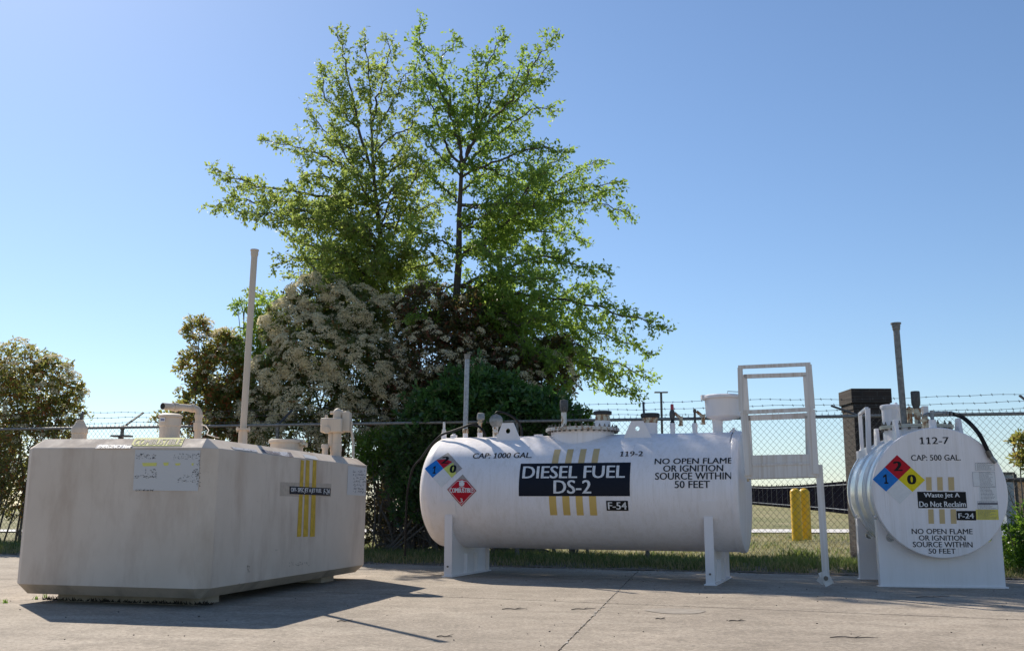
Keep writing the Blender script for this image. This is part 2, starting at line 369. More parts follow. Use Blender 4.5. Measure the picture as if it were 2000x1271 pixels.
# ------------------------------------------------------------------ ground, pavement, verge, field
def smooth01(t): t = np.clip(t, 0, 1); return t * t * (3 - 2 * t)
def terrain_z(X, Y):
    base = -SLOPE * np.clip(X, -14, 14)
    near = 1 - smooth01((Y - 22) / 12)
    hill = .0165 * np.clip(Y - 35, 0, 62) * smooth01((X + 2) / 8) + .004 * np.clip(Y - 60, 0, 40) * (1 - smooth01((X + 2) / 8))
    return base * near + hill
def build_ground():
    xs = np.concatenate([[-1500, -400, -120, -60], np.linspace(-30, 60, 61), [90, 150, 400, 1500]])
    ys = np.concatenate([[-300, -60, -20, -5, 0, 4, 8], np.linspace(11, 110, 100), [150, 300, 700, 2500]])
    X, Y = np.meshgrid(xs, ys); Z = terrain_z(X, Y) - .02
    vs = np.stack([X, Y, Z], -1).reshape(-1, 3); n = len(xs)
    fs = [(j * n + i, j * n + i + 1, (j + 1) * n + i + 1, (j + 1) * n + i) for j in range(len(ys) - 1) for i in range(n - 1)]
    MB().add(vs, fs).build('ground', M['field'], fix=False, kind='structure')
build_ground()
# edge between the concrete and the verge, measured along the photo
EDGE = [gp(0, 1082), gp(380, 1091), gp(760, 1100), gp(1130, 1109), gp(1500, 1118), gp(2000, 1131)]
e0 = EDGE[0]; e1 = EDGE[-1]; ED = (e1 - e0) / np.linalg.norm(e1 - e0)
def edgeY(X): return e0[1] + (X - e0[0]) * (e1[1] - e0[1]) / (e1[0] - e0[0])
J1a, J1b = gp(1090, 1271), gp(1245, 1115); J2a, J2b = gp(700, 1158), gp(1500, 1190)
da = (J1b - J1a)[:2]; da /= np.linalg.norm(da); db = (J2b - J2a)[:2]; db /= np.linalg.norm(db)
tt = np.linalg.solve(np.array([da, -db]).T, (J2a - J1a)[:2]); JO = J1a[:2] + da * tt[0]
def build_pavement():
    g = .0045; mb = MB()
    W, D = 5.6, 4.6
    top = lambda p: (p[0], p[1], gz(p[0]))
    def clip_poly(poly):          # keep the part on the near side of the verge edge
        out = []
        for i in range(len(poly)):
            a, b = poly[i], poly[(i + 1) % len(poly)]
            fa = edgeY(a[0]) - a[1]; fb = edgeY(b[0]) - b[1]
            if fa >= 0: out.append(a)
            if fa * fb < 0: t = fa / (fa - fb); out.append((a[0] + (b[0] - a[0]) * t, a[1] + (b[1] - a[1]) * t))
        return out
    for i in range(-4, 4):
        for j in range(-3, 3):
            a0, a1 = j * D + .010, (j + 1) * D - .010; b0, b1 = i * W + g, (i + 1) * W - g
            poly = [tuple(JO + da * a + db * b) for a, b in ((a0, b0), (a0, b1), (a1, b1), (a1, b0))]
            poly = clip_poly(poly)
            if len(poly) < 3: continue
            P = [top(p) for p in poly]; mb.prism(P, (0, 0, -.016))
    mb.build('pavement', M['concrete'], smooth=False, kind='structure')
    MB().add([(-40, -15, gz(-14) - .012), (-14, -15, gz(-14) - .012), (14, -15, gz(14) - .012), (40, -15, gz(14) - .012),
              (-40, edgeY(-40) - .02, gz(-14) - .012), (-14, edgeY(-14) - .02, gz(-14) - .012), (14, edgeY(14) - .02, gz(14) - .012), (40, edgeY(40) - .02, gz(14) - .012)],
             [(0, 1, 5, 4), (1, 2, 6, 5), (2, 3, 7, 6)]).build('joint_filler', M['filler'], fix=False, kind='structure')
build_pavement()
FA = np.array([-8.49, 16.85]); FB = np.array([6.39, 12.65]); FD = (FB - FA) / np.linalg.norm(FB - FA)   # fence line
def fenceY(X): return FA[1] + (X - FA[0]) * FD[1] / FD[0]
def build_verge():
    mb = MB(); n = 140; vs = []; fs = []; rows = 7
    for i in range(n + 1):
        X = -22 + 36 * i / n
        for j in range(rows):
            t = j / (rows - 1); Y = edgeY(X) + (-.06 + .05 * sin(X * 3.1) + .04 * sin(X * 7.7 + 1)) * (j == 0) + t * (fenceY(X) + 2.4 - edgeY(X))
            z = float(terrain_z(np.array(X), np.array(Y))) + .006 + .05 * sin(min(1, t * 2.5) * pi / 2) * (1 - smooth01((t - .6) / .4)) + .006 * sin(X * 5 + j)
            vs.append((X, Y, z))
    for i in range(n):
        for j in range(rows - 1): a = i * rows + j; fs.append((a, a + rows, a + rows + 1, a + 1))
    mb.add(vs, fs).build('dirt_verge', M['soil'], fix=False, kind='structure')
build_verge()
def build_path():
    vs = []; fs = []
    for i, X in enumerate(np.linspace(-40, 60, 51)):
        for Yb in (30.6, 34.6):
            Y = Yb + .02 * X; vs.append((X, Y, float(terrain_z(np.array(X), np.array(Y))) + .012))
    for i in range(50): fs.append((2 * i, 2 * i + 2, 2 * i + 3, 2 * i + 1))
    MB().add(vs, fs).build('path', M['pathcrete'], fix=False, kind='structure')
build_path()

def blades(name, P, h, w, mat, lean=.35, **tags):
    """P: n x 3 base points; one bent blade (quad + tip triangle) each"""
    n = len(P); th = rng.uniform(0, 2 * pi, n); side = np.stack([np.cos(th), np.sin(th), 0 * th], -1)
    ph = rng.uniform(0, 2 * pi, n); lv = np.stack([np.cos(ph), np.sin(ph), 0 * ph], -1) * (rng.uniform(0, lean, n) * h)[:, None]
    up = np.array([0, 0, 1.]); hh = h[:, None]
    b0 = P - side * w / 2; b1 = P + side * w / 2; m = P + lv * .35 + up * hh * .6; m0 = m - side * w * .35; m1 = m + side * w * .35; t = P + lv + up * hh
    V = np.stack([b0, b1, m1, m0, t], 1).reshape(-1, 3)
    k = np.arange(n) * 5
    quads = np.stack([k, k + 1, k + 2, k + 3], -1); tris = np.stack([k + 3, k + 2, k + 4], -1)
    return raw_mesh(name, V, quads, tris, mat, **tags)
def raw_mesh(name, V, quads, tris, mat, parent=None, **tags):
    if parent is not None: V = V - np.array(root_loc(parent))
    me = bpy.data.meshes.new(name); nq = 0 if quads is None else len(quads); nt_ = 0 if tris is None else len(tris)
    loops = np.concatenate(([quads.ravel()] if nq else []) + ([tris.ravel()] if nt_ else []))
    me.vertices.add(len(V)); me.vertices.foreach_set('co', V.astype(np.float32).ravel())
    me.loops.add(len(loops)); me.loops.foreach_set('vertex_index', loops.astype(np.int32))
    starts = np.concatenate([np.arange(nq) * 4, nq * 4 + np.arange(nt_) * 3]); me.polygons.add(nq + nt_)
    me.polygons.foreach_set('loop_start', starts.astype(np.int32))
    me.update(calc_edges=True); me.validate()
    me.materials.append(mat); o = bpy.data.objects.new(name, me); COL.objects.link(o)
    if parent is not None: o.parent = parent
    tag(o, **tags); return o
def tz(X, Y): return terrain_z(X, Y)
def strip_points(n, t0, t1, x0=-12, x1=9, clump=True):
    X = rng.uniform(x0, x1, n); t = rng.uniform(t0, t1, n)
    eY = e0[1] + (X - e0[0]) * (e1[1] - e0[1]) / (e1[0] - e0[0]); fY = FA[1] + (X - FA[0]) * FD[1] / FD[0]
    Y = eY + t * (fY - eY); keep = np.ones(n, bool)
    if clump:
        v = np.sin(X * 2.3 + Y * 1.7) + np.sin(X * 5.1 - Y * 3.3 + 1) + np.sin(X * 11 + Y * 7 + 2) * .7
        keep = rng.uniform(0, 1, n) < .35 + .65 * smooth01((v + 1.6) / 2.6)
    X, Y, t = X[keep], Y[keep], t[keep]
    return np.stack([X, Y, tz(X, Y) + .04 * smooth01(t * 2.5)], -1), t
P, t = strip_points(80000, .03, 1.9)
h = rng.uniform(.04, .13, len(P)) * (.35 + .65 * smooth01(t / .5)); blades('verge_grass', P, h, .009, M['grass'], .8, kind='stuff')
P, t = strip_points(9000, 0, .6); h = rng.uniform(.04, .12, len(P)); blades('dry_verge_grass', P, h, .007, M['grass_dry'], 1.2, kind='stuff')
n = 60000; X = rng.uniform(-3, 22, n); Y = 13.5 + 22 * rng.uniform(0, 1, n) ** 1.6; k = (Y > fenceY(X) + .3) & ~((Y > 30.2 + .02 * X) & (Y < 35.0 + .02 * X)); X, Y = X[k], Y[k]
blades('mown_field_grass', np.stack([X, Y, tz(X, Y)], -1), rng.uniform(.02, .06, len(X)), .014, M['grass_dry'], 1.2, kind='stuff')
n = 22000; X = rng.uniform(-3, 22, n); Y = 13.5 + 22 * rng.uniform(0, 1, n) ** 1.5; v = np.sin(X * .9 + Y * .5) + np.sin(X * 2.1 - Y * 1.3) ; k = (v > -.2) & (Y > fenceY(X) + .3) & ~((Y > 30.2 + .02 * X) & (Y < 35.0 + .02 * X)); X, Y = X[k], Y[k]
blades('green_field_grass', np.stack([X, Y, tz(X, Y)], -1), rng.uniform(.03, .09, len(X)), .014, M['grass'], 1.0, kind='stuff')
# tufts standing taller in the verge
def tuft(px, py, n, hh, spread, label, mat='grass', w=.012):
    c = gp(px, py); a = rng.normal(0, spread, (n, 2)); P = np.stack([c[0] + a[:, 0], c[1] + a[:, 1] * .6, np.full(n, gz(c[0]) + .0)], -1)
    return blades('grass_tuft', P, rng.uniform(hh * .5, hh, n), w, M[mat], .7, label=label, cat='grass tuft')
tuft(1562, 1098, 160, .24, .13, 'dark green broad tuft at the fence foot below the yellow bollards', w=.02)
tuft(1410, 1096, 110, .2, .12, 'green weed tuft behind the right saddle foot of the diesel tank')
tuft(1030, 1100, 130, .2, .16, 'tall grass tuft on the verge beneath the long white tank')
for (x, y, hh, lb) in ((10, 1177, .04, 'tiny yellow green weed at the left end of the pavement crack'), (70, 1170, .035, 'tiny yellow green weed in the middle of the crack left of the beige tank'), (88, 1167, .055, 'small upright weed in the crack just left of the beige tank foot')):
    tuft(x, y, 14, hh, .011, lb, 'bright', .007)
# crack running to the left foot of the vault
ca, cb_ = gp(-40, 1181), gp(118, 1164)
mb = MB(); pts = [ca + (cb_ - ca) * i / 30 + np.array([0, rng.normal(0, .012), 0]) for i in range(31)]
for i in range(30):
    a, b = pts[i], pts[i + 1]; mb.add([(a[0], a[1] - .012, gz(a[0]) + .004), (b[0], b[1] - .012, gz(b[0]) + .004), (b[0], b[1] + .012, gz(b[0]) + .004), (a[0], a[1] + .012, gz(a[0]) + .004)], [(0, 1, 2, 3)])
mb.build('pavement_crack', M['filler'], fix=False, kind='structure')
def crumbs(name, a, b_, n, w, m):
    mb = MB(); d = (b_ - a); d = d / np.linalg.norm(d); nn = np.array([-d[1], d[0], 0]); L_ = np.linalg.norm(b_ - a)
    for _ in range(n):
        c_ = a + d * rng.uniform(0, L_) + nn * rng.normal(0, w * .45); k_ = int(rng.integers(5, 8)); s0 = rng.uniform(.25, 1.) * w; el = rng.uniform(1, 4)
        mb.add([(c_[0] + s0 * (d[0] * el * cos(t) + nn[0] * sin(t)) * rng.uniform(.7, 1.2), c_[1] + s0 * (d[1] * el * cos(t) + nn[1] * sin(t)) * rng.uniform(.7, 1.2), gz(c_[0]) + .0025 + .002 * rng.uniform()) for t in np.linspace(0, 2 * pi, k_, endpoint=False)], [tuple(range(k_))])
    mb.build(name, m, fix=False, smooth=False, kind='stuff')
_dark = plain('dirt_in_joint', (.13, .11, .09), .95, 0, .3); _pale = plain('old_joint_sealant', (.44, .40, .35), .85, 0, .2)
jb = np.array([*(JO - da * 5.), 0]); je = np.array([*(JO + da * 4.4), 0])
crumbs('joint_sealant_flakes', jb, je, 130, .011, _pale); crumbs('joint_dirt', jb, je, 240, .0065, _dark)
kb = np.array([*(JO - db * 5.), 0]); ke = np.array([*(JO + db * 6.), 0]); crumbs('cross_joint_dirt', kb, ke, 420, .007, _dark)
# pebbles and leaf bits
def litter():
    n = 300; X = rng.uniform(-5, 7, n); Y = rng.uniform(5.0, 13, n); k = Y < edgeY(X) - .05; X, Y = X[k], Y[k]
    mb = MB()
    for x, y in zip(X, Y):
        s_ = rng.uniform(.002, .0065); z = gz(x)
        R = Matrix.Rotation(rng.uniform(0, 6), 3, 'Z'); R = np.array(R)
        mb.box((x, y, z + s_ * .4), (s_ * rng.uniform(1, 2.4), s_, s_ * .8), R)
    mb.build('pebble_litter', plain('dark_debris', (.05, .04, .032), .9), smooth=False, kind='stuff')
    # crumbs along the verge edge
    mb = MB()
    for _ in range(700):
        x = rng.uniform(-9, 7); y = edgeY(x) + rng.normal(-.05, .09); s_ = rng.uniform(.006, .02); mb.box((x, y, gz(x) + s_ * .3), (s_ * 1.6, s_, s_ * .6), np.array(Matrix.Rotation(rng.uniform(0, 6), 3, 'Z')))
    mb.build('edge_gravel', plain('edge_gravel', (.30, .26, .22), .95, 0, .3), smooth=False, kind='stuff')
litter()
def twig(px, py, L, ang, label):
    c = gp(px, py); d = np.array([cos(ang), sin(ang), 0]); pts = []
    for i in range(7): t_ = i / 6 - .5; p = c + d * L * t_ + np.array([0, 0, .005 + .004 * sin(i * 2.1) ** 2]) + np.array([-d[1], d[0], 0]) * .009 * sin(i * 1.1); pts.append(p)
    mb = MB().tube(pts, [.003, .004, .0035, .003, .003, .0025, .0015], 6); mb.tube([pts[3], pts[3] + d * .05 + np.array([-d[1], d[0], .2]) * .04], [.0025, .0012], 5)
    mb.build('twig', M['bark'], label=label, cat='twig')
twig(1005, 1190, .19, .1, 'thick dead brown twig on the sunlit concrete before the diesel tank')
twig(1140, 1190, .2, .35, 'thin curved dead twig just left of the long pavement joint')
twig(868, 1244, .09, .0, 'short dead twig on bare concrete right of the beige tank shadow')
twig(1440, 1213, .12, .1, 'small grey twig on the concrete in front of the right saddle')
twig(1290, 1209, .07, .2, 'tiny twig beside the dark oval stain on the concrete')
twig(1822, 1166, .34, .25, 'long dark twig lying before the waste fuel tank base')
twig(1668, 1246, .28, -.1, 'pale long twig near the bottom right of the pavement')
twig(673, 1214, .1, .1, 'small bent twig in the sun below the vault shadow')
# stain
mb = MB(); c = gp(1320, 1193); mb.add([(c[0] + .22 * cos(a) * (1 + .1 * sin(3 * a)), c[1] + .2 * sin(a), gz(c[0] + .22 * cos(a)) + .003) for a in np.linspace(0, 2 * pi, 28, endpoint=False)], [tuple(range(28))])
mb.build('pavement_stain', plain('oil_stain', (.29, .25, .205), .85, 0, .2, 12.), fix=False, kind='structure')

# ------------------------------------------------------------------ beige fuel vault
yaw = radians(78.2); kk = (.76 - .065) / .66
D_ = np.array([cos(yaw), sin(yaw), 0]); N_ = np.array([sin(yaw), -cos(yaw), 0]); UP = np.array([0, 0, 1.])
VC = np.array([-2.14 * kk, 7.261 * kk, 0]); VL, VW, VH = 3.292 * kk, 1.548 * kk, .76 + (1.223 - .76) * kk
VB = .065; ch = .0927; bt_r, bt_i = .078, .112; bb_r, bb_i = .076, .085
def vp(u, w, z):      # u along the length away, w leftwards from the right long face
    p = VC + D_ * u - N_ * w; return np.array([p[0] + .01 * z, p[1], z - .01 * p[0]])
vault = empty('fuel_vault', vp(VL / 2, VW / 2, 0), 'beige painted concrete fuel vault with cut corners and worn placards', 'fuel tank')
def ring(i, z, c):
    return [vp(i + c, i, z), vp(VL - i - c, i, z), vp(VL - i, i + c, z), vp(VL - i, VW - i - c, z), vp(VL - i - c, VW - i, z), vp(i + c, VW - i, z), vp(i, VW - i - c, z), vp(i, i + c, z)]
mb = MB(); rings = [ring(bb_i, VB, ch * .25), ring(0, VB + bb_r, ch), ring(0, VH - bt_r, ch), ring(bt_i, VH, ch * .08)]
vs = [p for r_ in rings for p in r_]; mb.add(vs, [(k * 8 + i, k * 8 + (i + 1) % 8, (k + 1) * 8 + (i + 1) % 8, (k + 1) * 8 + i) for k in (1, 2) for i in range(8)] + [tuple(24 + i for i in range(8))])
mb.build('body', M['beige'], vault, smooth=False, bevel=.004)
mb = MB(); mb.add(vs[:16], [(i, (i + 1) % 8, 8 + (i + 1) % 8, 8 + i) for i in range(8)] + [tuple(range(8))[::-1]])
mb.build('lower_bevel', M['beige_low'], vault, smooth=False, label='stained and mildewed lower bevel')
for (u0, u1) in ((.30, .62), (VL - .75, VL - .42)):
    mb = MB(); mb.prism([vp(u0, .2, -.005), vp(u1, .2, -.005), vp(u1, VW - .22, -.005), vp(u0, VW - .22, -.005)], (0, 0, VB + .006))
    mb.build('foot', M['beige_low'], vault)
# ragged growth under the near end
mb = MB()
for i in range(420):
    w = rng.uniform(.1, VW - .08); u = rng.uniform(.27, .34); p = vp(u, w, 0); a = rng.uniform(-.03, .03); hh = rng.uniform(.008, .034)
    mb.add([p + (-.008, 0, 0), p + (.008, 0, 0), p + (a, 0, hh)], [(0, 1, 2)])
mb.build('dead_leaf_fringe', plain('dead_leaves', (.035, .03, .024), .95), fix=False, kind='stuff')
endp = Plane(vp(0, 0, 0), (vp(0, 0, 0) - vp(0, 1, 0)), vp(0, 0, 1) - vp(0, 0, 0))       # u = -w
sidep = Plane(vp(0, 0, 0), (vp(1, 0, 0) - vp(0, 0, 0)), vp(0, 0, 1) - vp(0, 0, 0))
def tilt_plane(a, b, c_):   # plane through three points: a origin, b along, c up
    e1_ = (b - a); e1_ = e1_ / np.linalg.norm(e1_); e2_ = (c_ - a) - e1_ * ((c_ - a) @ e1_); e2_ = e2_ / np.linalg.norm(e2_); return Plane(a, e1_, e2_)
bev_end = tilt_plane(vp(0, VW / 2, VH - bt_r), vp(0, 0, VH - bt_r), vp(bt_i, VW / 2, VH))
bev_side = tilt_plane(vp(VL / 2, 0, VH - bt_r), vp(VL, 0, VH - bt_r), vp(VL / 2, bt_i, VH))
def px_quad(name, surf, pts, mat, parent, off=.003, label=None):
    return quadmesh(MB(), surf, [surf.inv(*p) for p in pts], off).build(name, mat, parent, fix=False, label=label)
# end placard
pl = px_quad('placard', endp, [(260, 957), (387, 958.5), (392, 879), (264.5, 878)], M['worn_white'], vault, .003, 'bleached placard with flaking black print on the near end')
mb = MB()
for (x0, y0, x1, y1) in ((278, 903, 307, 910), (319, 902.5, 330, 909), (342, 904, 353, 908.5), (374, 904, 379, 909)):
    quadmesh(mb, endp, [endp.inv(x0 + 2, y1), endp.inv(x1 - 1, y1 - .5), endp.inv(x1, y0), endp.inv(x0, y0 + .5)], .0042)
mb.build('yellow_remnant', M['worn_yellow'], pl, fix=False)
mb = MB()
for (x0, y0, x1, y1, n_) in ((266, 885, 306, 895, 60), (338, 885, 384, 897, 50), (262, 927, 306, 933, 60), (344, 926, 386, 941, 50), (264, 955, 300, 957.5, 40), (384, 884, 391, 950, 50), (283, 915, 305, 926, 24), (376, 915, 388, 930, 40)):
    for _ in range(n_):
        x = rng.uniform(x0, x1); y = rng.uniform(y0, y1); s_ = rng.uniform(.6, 2.6); t_ = rng.uniform(.4, 1.5)
        quadmesh(mb, endp, [endp.inv(x, y + t_), endp.inv(x + s_, y + t_ * .6), endp.inv(x + s_ * .8, y), endp.inv(x + .2, y)], .0042)
mb.build('print_flake', M['ink'], pl, fix=False, kind='stuff')
# bevel labels on the end
lb = px_quad('hazard_label', bev_end, [(255.5, 871), (354, 871), (361, 855), (264, 855.5)], M['worn_yellow'], vault, .003, 'peeling yellow label on the top bevel')
mb = MB(); text_quad(mb, bev_end, 'COMBUSTIBLE', [(260, 869), (351, 869), (357.5, 857.5), (267, 858)], .0045, .08); mb.build('lettering', M['ink'], lb, fix=False)
lb = px_quad('vent_label', bev_end, [(186, 876), (254, 876), (262, 868.5), (191, 868.5)], M['worn_dark'], vault, .003, 'faded dark label reading EMERGENCY VENT')
mb = MB(); text_quad(mb, bev_end, 'EMERGENCY Vent', [(190, 875.5), (254, 875.5), (259, 869.5), (195, 869.5)], .0045, .03); mb.build('lettering', M['letter'], lb, fix=False)
for pts, mt in (([(457, 877), (503, 883), (500, 878.5), (449, 872.5)], 'worn_dark'), ([(513, 883), (530, 886.5), (528, 881), (510, 877)], 'worn_dark'), ([(530, 886.5), (574, 893.5), (567, 883.5), (528, 881)], 'worn_dark'), ([(596, 894), (622, 898.5), (616, 891), (590, 886.5)], 'sticker')):
    px_quad('bevel_label', bev_side, pts, M[mt], vault, .003)
# side stripes and label
for xs_ in ((587.5, 593.5, 579.5, 588), (597.5, 604.5, 591.5, 601), (611, 618, 605, 614.5)):
    px_quad('yellow_stripe', sidep, [(xs_[2], 1048), (xs_[3], 1047), (xs_[1], 899), (xs_[0], 897.5)], M['ylw_stripe'], vault, .002)
bk = px_quad('tape_backing', sidep, [(546, 968), (646, 970), (647, 944), (547, 941)], plain('old_tape', (.46, .38, .30), .5), vault, .0012)
lb = px_quad('name_label', sidep, [(565, 964), (644, 967.5), (645, 953), (565, 949)], M['navy'], vault, .0052)
mb = MB(); ui, vi = sidep.inv(567, 957)[0], 0
text_quad(mb, sidep, 'OFF- SPEC JET A JET FUEL', [(567, 962.5), (626.5, 964), (627, 954), (567, 951.5)], .0066, .02)
text_quad(mb, sidep, 'F-24', [(631, 964.2), (642, 964.6), (642.6, 954.6), (631.5, 954.2)], .0066, .12)
mb.build('lettering', M['letter'], lb, fix=False)
px_quad('placard', sidep, [(677, 965.5), (713, 968), (715, 913.5), (679.5, 909)], M['worn_white'], vault, .003, 'worn white placard at the far end of the long side')
mb = MB()
for _ in range(130):
    x = rng.uniform(688, 713); y = 918 + (rng.integers(0, 7) + rng.uniform(0, .6)) * 6.6; s_ = rng.uniform(.5, 2.4)
    quadmesh(mb, sidep, [sidep.inv(x, y + 1.2), sidep.inv(x + s_, y + 1.2), sidep.inv(x + s_, y), sidep.inv(x, y)], .0042)
mb.build('worn_print', M['inkgrey'], vault, fix=False, kind='stuff')
for (x0, y0, x1, y1, n_) in ((482, 1103, 487, 1116, 16), (563, 1096, 603, 1104, 26), (464, 1137, 467, 1140, 3), (536, 1070, 540, 1074, 3)):
    mb = MB()
    for _ in range(n_):
        x = rng.uniform(x0, x1); y = rng.uniform(y0, y1); s_ = rng.uniform(.6, 2.2); quadmesh(mb, sidep, [sidep.inv(x, y + rng.uniform(.5, 1.6)), sidep.inv(x + s_, y + 1.), sidep.inv(x + s_ * .8, y), sidep.inv(x + .3, y + .2)], .003)
    mb.build('scuff_mark', plain('scuff', (.20, .155, .125), .8), vault, fix=False, kind='stuff')
# fittings: (pixel x, pixel y, depth)
def Yof(u, w=.6): return vp(u, w, 0)[1]
def A(x, y, Y): return at(x, y, Y)
def rpx(wpx, Y): return wpx / 2 * Y / F / cos(PITCH) * .985
def vcyl(mb, x, y0, y1, w0, w1, Y, n=24):
    a = A(x, y0, Y); b = A(x, y1, Y); b[0] = a[0]; return mb.cyl(a, b, rpx(w0, Y), rpx(w1, Y), n)
def stack_(name, mat, parent, x, Y, prof, n=28, base=None, **kw):
    """lathe from (pixel y, pixel width) pairs; base: start height in metres put below the first"""
    mb = MB(); z = [A(x, y, Y)[2] for y, _ in prof]; X0 = A(x, prof[0][0], Y)[0]
    if base is not None: z = [base] + z; ws = [prof[0][1]] + [w for _, w in prof]
    else: ws = [w for _, w in prof]
    zz = (z[-1] - z[0]); mb.lathe([(max(rpx(w, Y), .0005), (q - z[0]) / zz) for w, q in zip(ws, z)], (X0, Y, z[0]), (X0, Y, z[-1]), n)
    return mb.build(name, mat, parent, **kw)
BT = VH - .01
Y = 8.7; stack_('fill_cap', M['beige_pipe'], vault, 155, Y, [(847, 28), (846, 31), (840, 31), (834, 29), (829, 20), (824, 17), (823, 14), (820, 14)], base=BT)
mb = MB(); mb.tube([A(158, 822, Y), A(160, 812, Y), A(163, 803, Y)], [.013, .014, .012]); mb.build('cap_stub', M['dark_metal'], vault)
Y = 8.55; stack_('emergency_vent', M['beige_pipe'], vault, 332, Y, [(833, 39), (832, 41.5), (831.5, 41.5), (818, 41.5), (815, 41), (814.8, 47), (811, 46.5), (808, 34), (807, 10)], base=BT)
e_ = MB(); p = A(317, 819, Y - .1); quadmesh(e_, Plane(p, (1, 0, 0), (0, 0, 1)), [(-.02, -.018), (.022, -.018), (.022, .018), (-.02, .018)], 0)
e_.build('vent_sticker', M['sticker'], vault, fix=False)
e_ = MB(); text(e_, Plane(p, (1, 0, 0), (0, 0, 1)), 'ent', (-.012, -.01, .018, .01), .0012, .02); e_.build('sticker_print', plain('blue_ink', (.05, .06, .25), .5), vault, fix=False)
Y = 8.9; c0 = A(387, 840, Y); r_ = rpx(13.5, Y)
mb = MB(); el = [np.array([c0[0], Y, z]) for z in (BT, A(387, 812, Y)[2])]
a1 = A(387, 806, Y); cx = c0[0]; zt = A(387, 797, Y)[2]
arc = [np.array([cx - .055 * (1 - cos(q)), Y - .0 * q, zt - .055 + .055 * sin(q)]) for q in np.linspace(0, pi / 2, 8)]
end = A(318, 793, Y - .32)
mb.tube(el[:1] + arc + [end], r_, 20); 
mb.tube([A(387, 840, Y), A(387, 825, Y)], r_ * 1.3, 20); tip = (end - arc[-1]); tip /= np.linalg.norm(tip); L_ = np.linalg.norm(end - arc[-1])
mb.tube([arc[-1] + tip * L_ * .55, arc[-1] + tip * L_ * .67], r_ * 1.28, 20); mb.tube([arc[-1] - tip * .002, arc[-1] + tip * .03], r_ * 1.2, 20); mb.tube([arc[0] - UP * .03, arc[0]], r_ * 1.2, 20)
o_ = mb.build('elbow_vent', M['beige_pipe'], vault); MB().cyl(end, end + tip * .002, r_ * .82).build('vent_mouth', M['dark_inside'], o_)
Y = 9.0; b_ = A(475, 840, Y); t_ = A(497, 497, Y + .0)
mb = MB(); mb.tube([np.array([b_[0], Y, BT]), b_], rpx(17, Y), 24); mb.tube([b_, b_ + UP * .018], rpx(27, Y), 24); mb.tube([b_ + UP * .018, t_], rpx(12.6, Y), 24)
o_ = mb.build('vent_pipe', M['beige_pipe'], vault); mb = MB(); mb.lathe([(rpx(12.8, Y), 0), (rpx(15, Y), .25), (rpx(15, Y), .75), (rpx(17, Y), .8), (rpx(17, Y), 1)], t_ - UP * .02, t_ + UP * .045, 24); mb.build('pipe_cap', M['beige_pipe'], o_)
for s_ in (-1, 1): MB().cyl(b_ + np.array([s_ * .052, -.0, -.015]), b_ + np.array([s_ * .052, 0, .03]), .008, None, 8).build('flange_bolt', M['beige_pipe'], o_)
Y = 10.0; stack_('manhole_lid', M['beige_pipe'], vault, 560, Y, [(868, 63), (865.5, 63), (865.2, 69), (860, 69), (858.5, 66), (858, 20)], 40, base=BT)
mb = MB(); mb.box(A(593, 868, Y - .05), (.07, .05, .045)); mb.tube([A(586, 864, Y - .08), A(598, 870, Y - .1)], .018, 10); mb.build('lid_latch', M['cream_rust'], vault)
Y = 10.5; stack_('small_cap', M['beige_pipe'], vault, 635, Y, [(876, 11.5), (875.5, 14.5), (869, 14.5), (867, 12), (866.8, 3)], 20, base=BT)
Y = 10.55; riser = stack_('valve_riser', M['beige_pipe'], vault, 656, Y, [(882, 21), (881, 22.5), (865.5, 22.5), (864.5, 20), (845, 20)], 24, base=BT)
mb = MB(); a, b = A(628.5, 845, Y), A(671, 817.5, Y); w_ = b[0] - a[0]; h_ = b[2] - a[2]; c_ = (a + b) / 2
mb.box(c_, (w_, .2, h_)); o_ = mb.build('valve_box', M['beige_pipe'], vault, bevel=.012)
mb = MB(); mb.cyl(A(638, 839, Y - .1), A(638, 839, Y - .115), .035); mb.build('box_knob', M['beige_pipe'], o_); mb = MB(); mb.cyl(A(637.5, 817, Y), A(637.5, 810, Y), .02, .012); mb.build('box_fitting', M['beige_pipe'], o_)
stack_('valve_dome', M['beige_pipe'], vault, 659.5, Y, [(817, 18), (805, 18), (801, 15), (798.5, 9), (797, 4)], 24)
mb = MB(); mb.cyl(A(652, 806, Y), A(645, 806, Y), .016); mb.build('dome_handle', M['beige_pipe'], vault); mb = MB(); mb.cyl(A(666, 806, Y), A(670, 806, Y), .03); mb.build('dome_stub', M['beige_pipe'], vault)
mb = MB(); a, b = A(669.5, 843, Y + .03), A(685.5, 805, Y + .03); mb.box((a + b) / 2, (b[0] - a[0], .14, b[2] - a[2])); mb.cyl(A(677, 805, Y + .03), A(677, 802.5, Y + .03), .025); mb.build('junction_box', M['beige_pipe'], vault, bevel=.008)
mb = MB(); mb.tube([A(686.5, 823, Y), A(685.5, 836, Y), A(688, 848, Y), A(690, 865, Y), A(690, 893, Y)], .0135, 10); mb.build('conduit', M['beige_pipe'], vault)
mb = MB(); mb.box(A(646, 858, Y - .02), (.05, .07, .16)); mb.build('side_flap', M['beige_pipe'], vault, bevel=.02)
mb = MB(); mb.tube([A(394, 829, 8.6), A(402, 832, 8.4), A(408, 840, 8.3), A(404, 848, 8.2), A(412, 851, 8.1), A(428, 855, 8.1)], .004, 6); mb.build('ground_wire', M['beige_pipe'], vault)
mb = MB(); Yt = 8.15; mb.box(A(238, 851.4, Yt), (.15, .09, .012)); mb.bar(A(235, 851, Yt) - UP * .16, A(235, 851, Yt), .026, .02); mb.build('gauge_bracket', M['dark_metal'], vault)

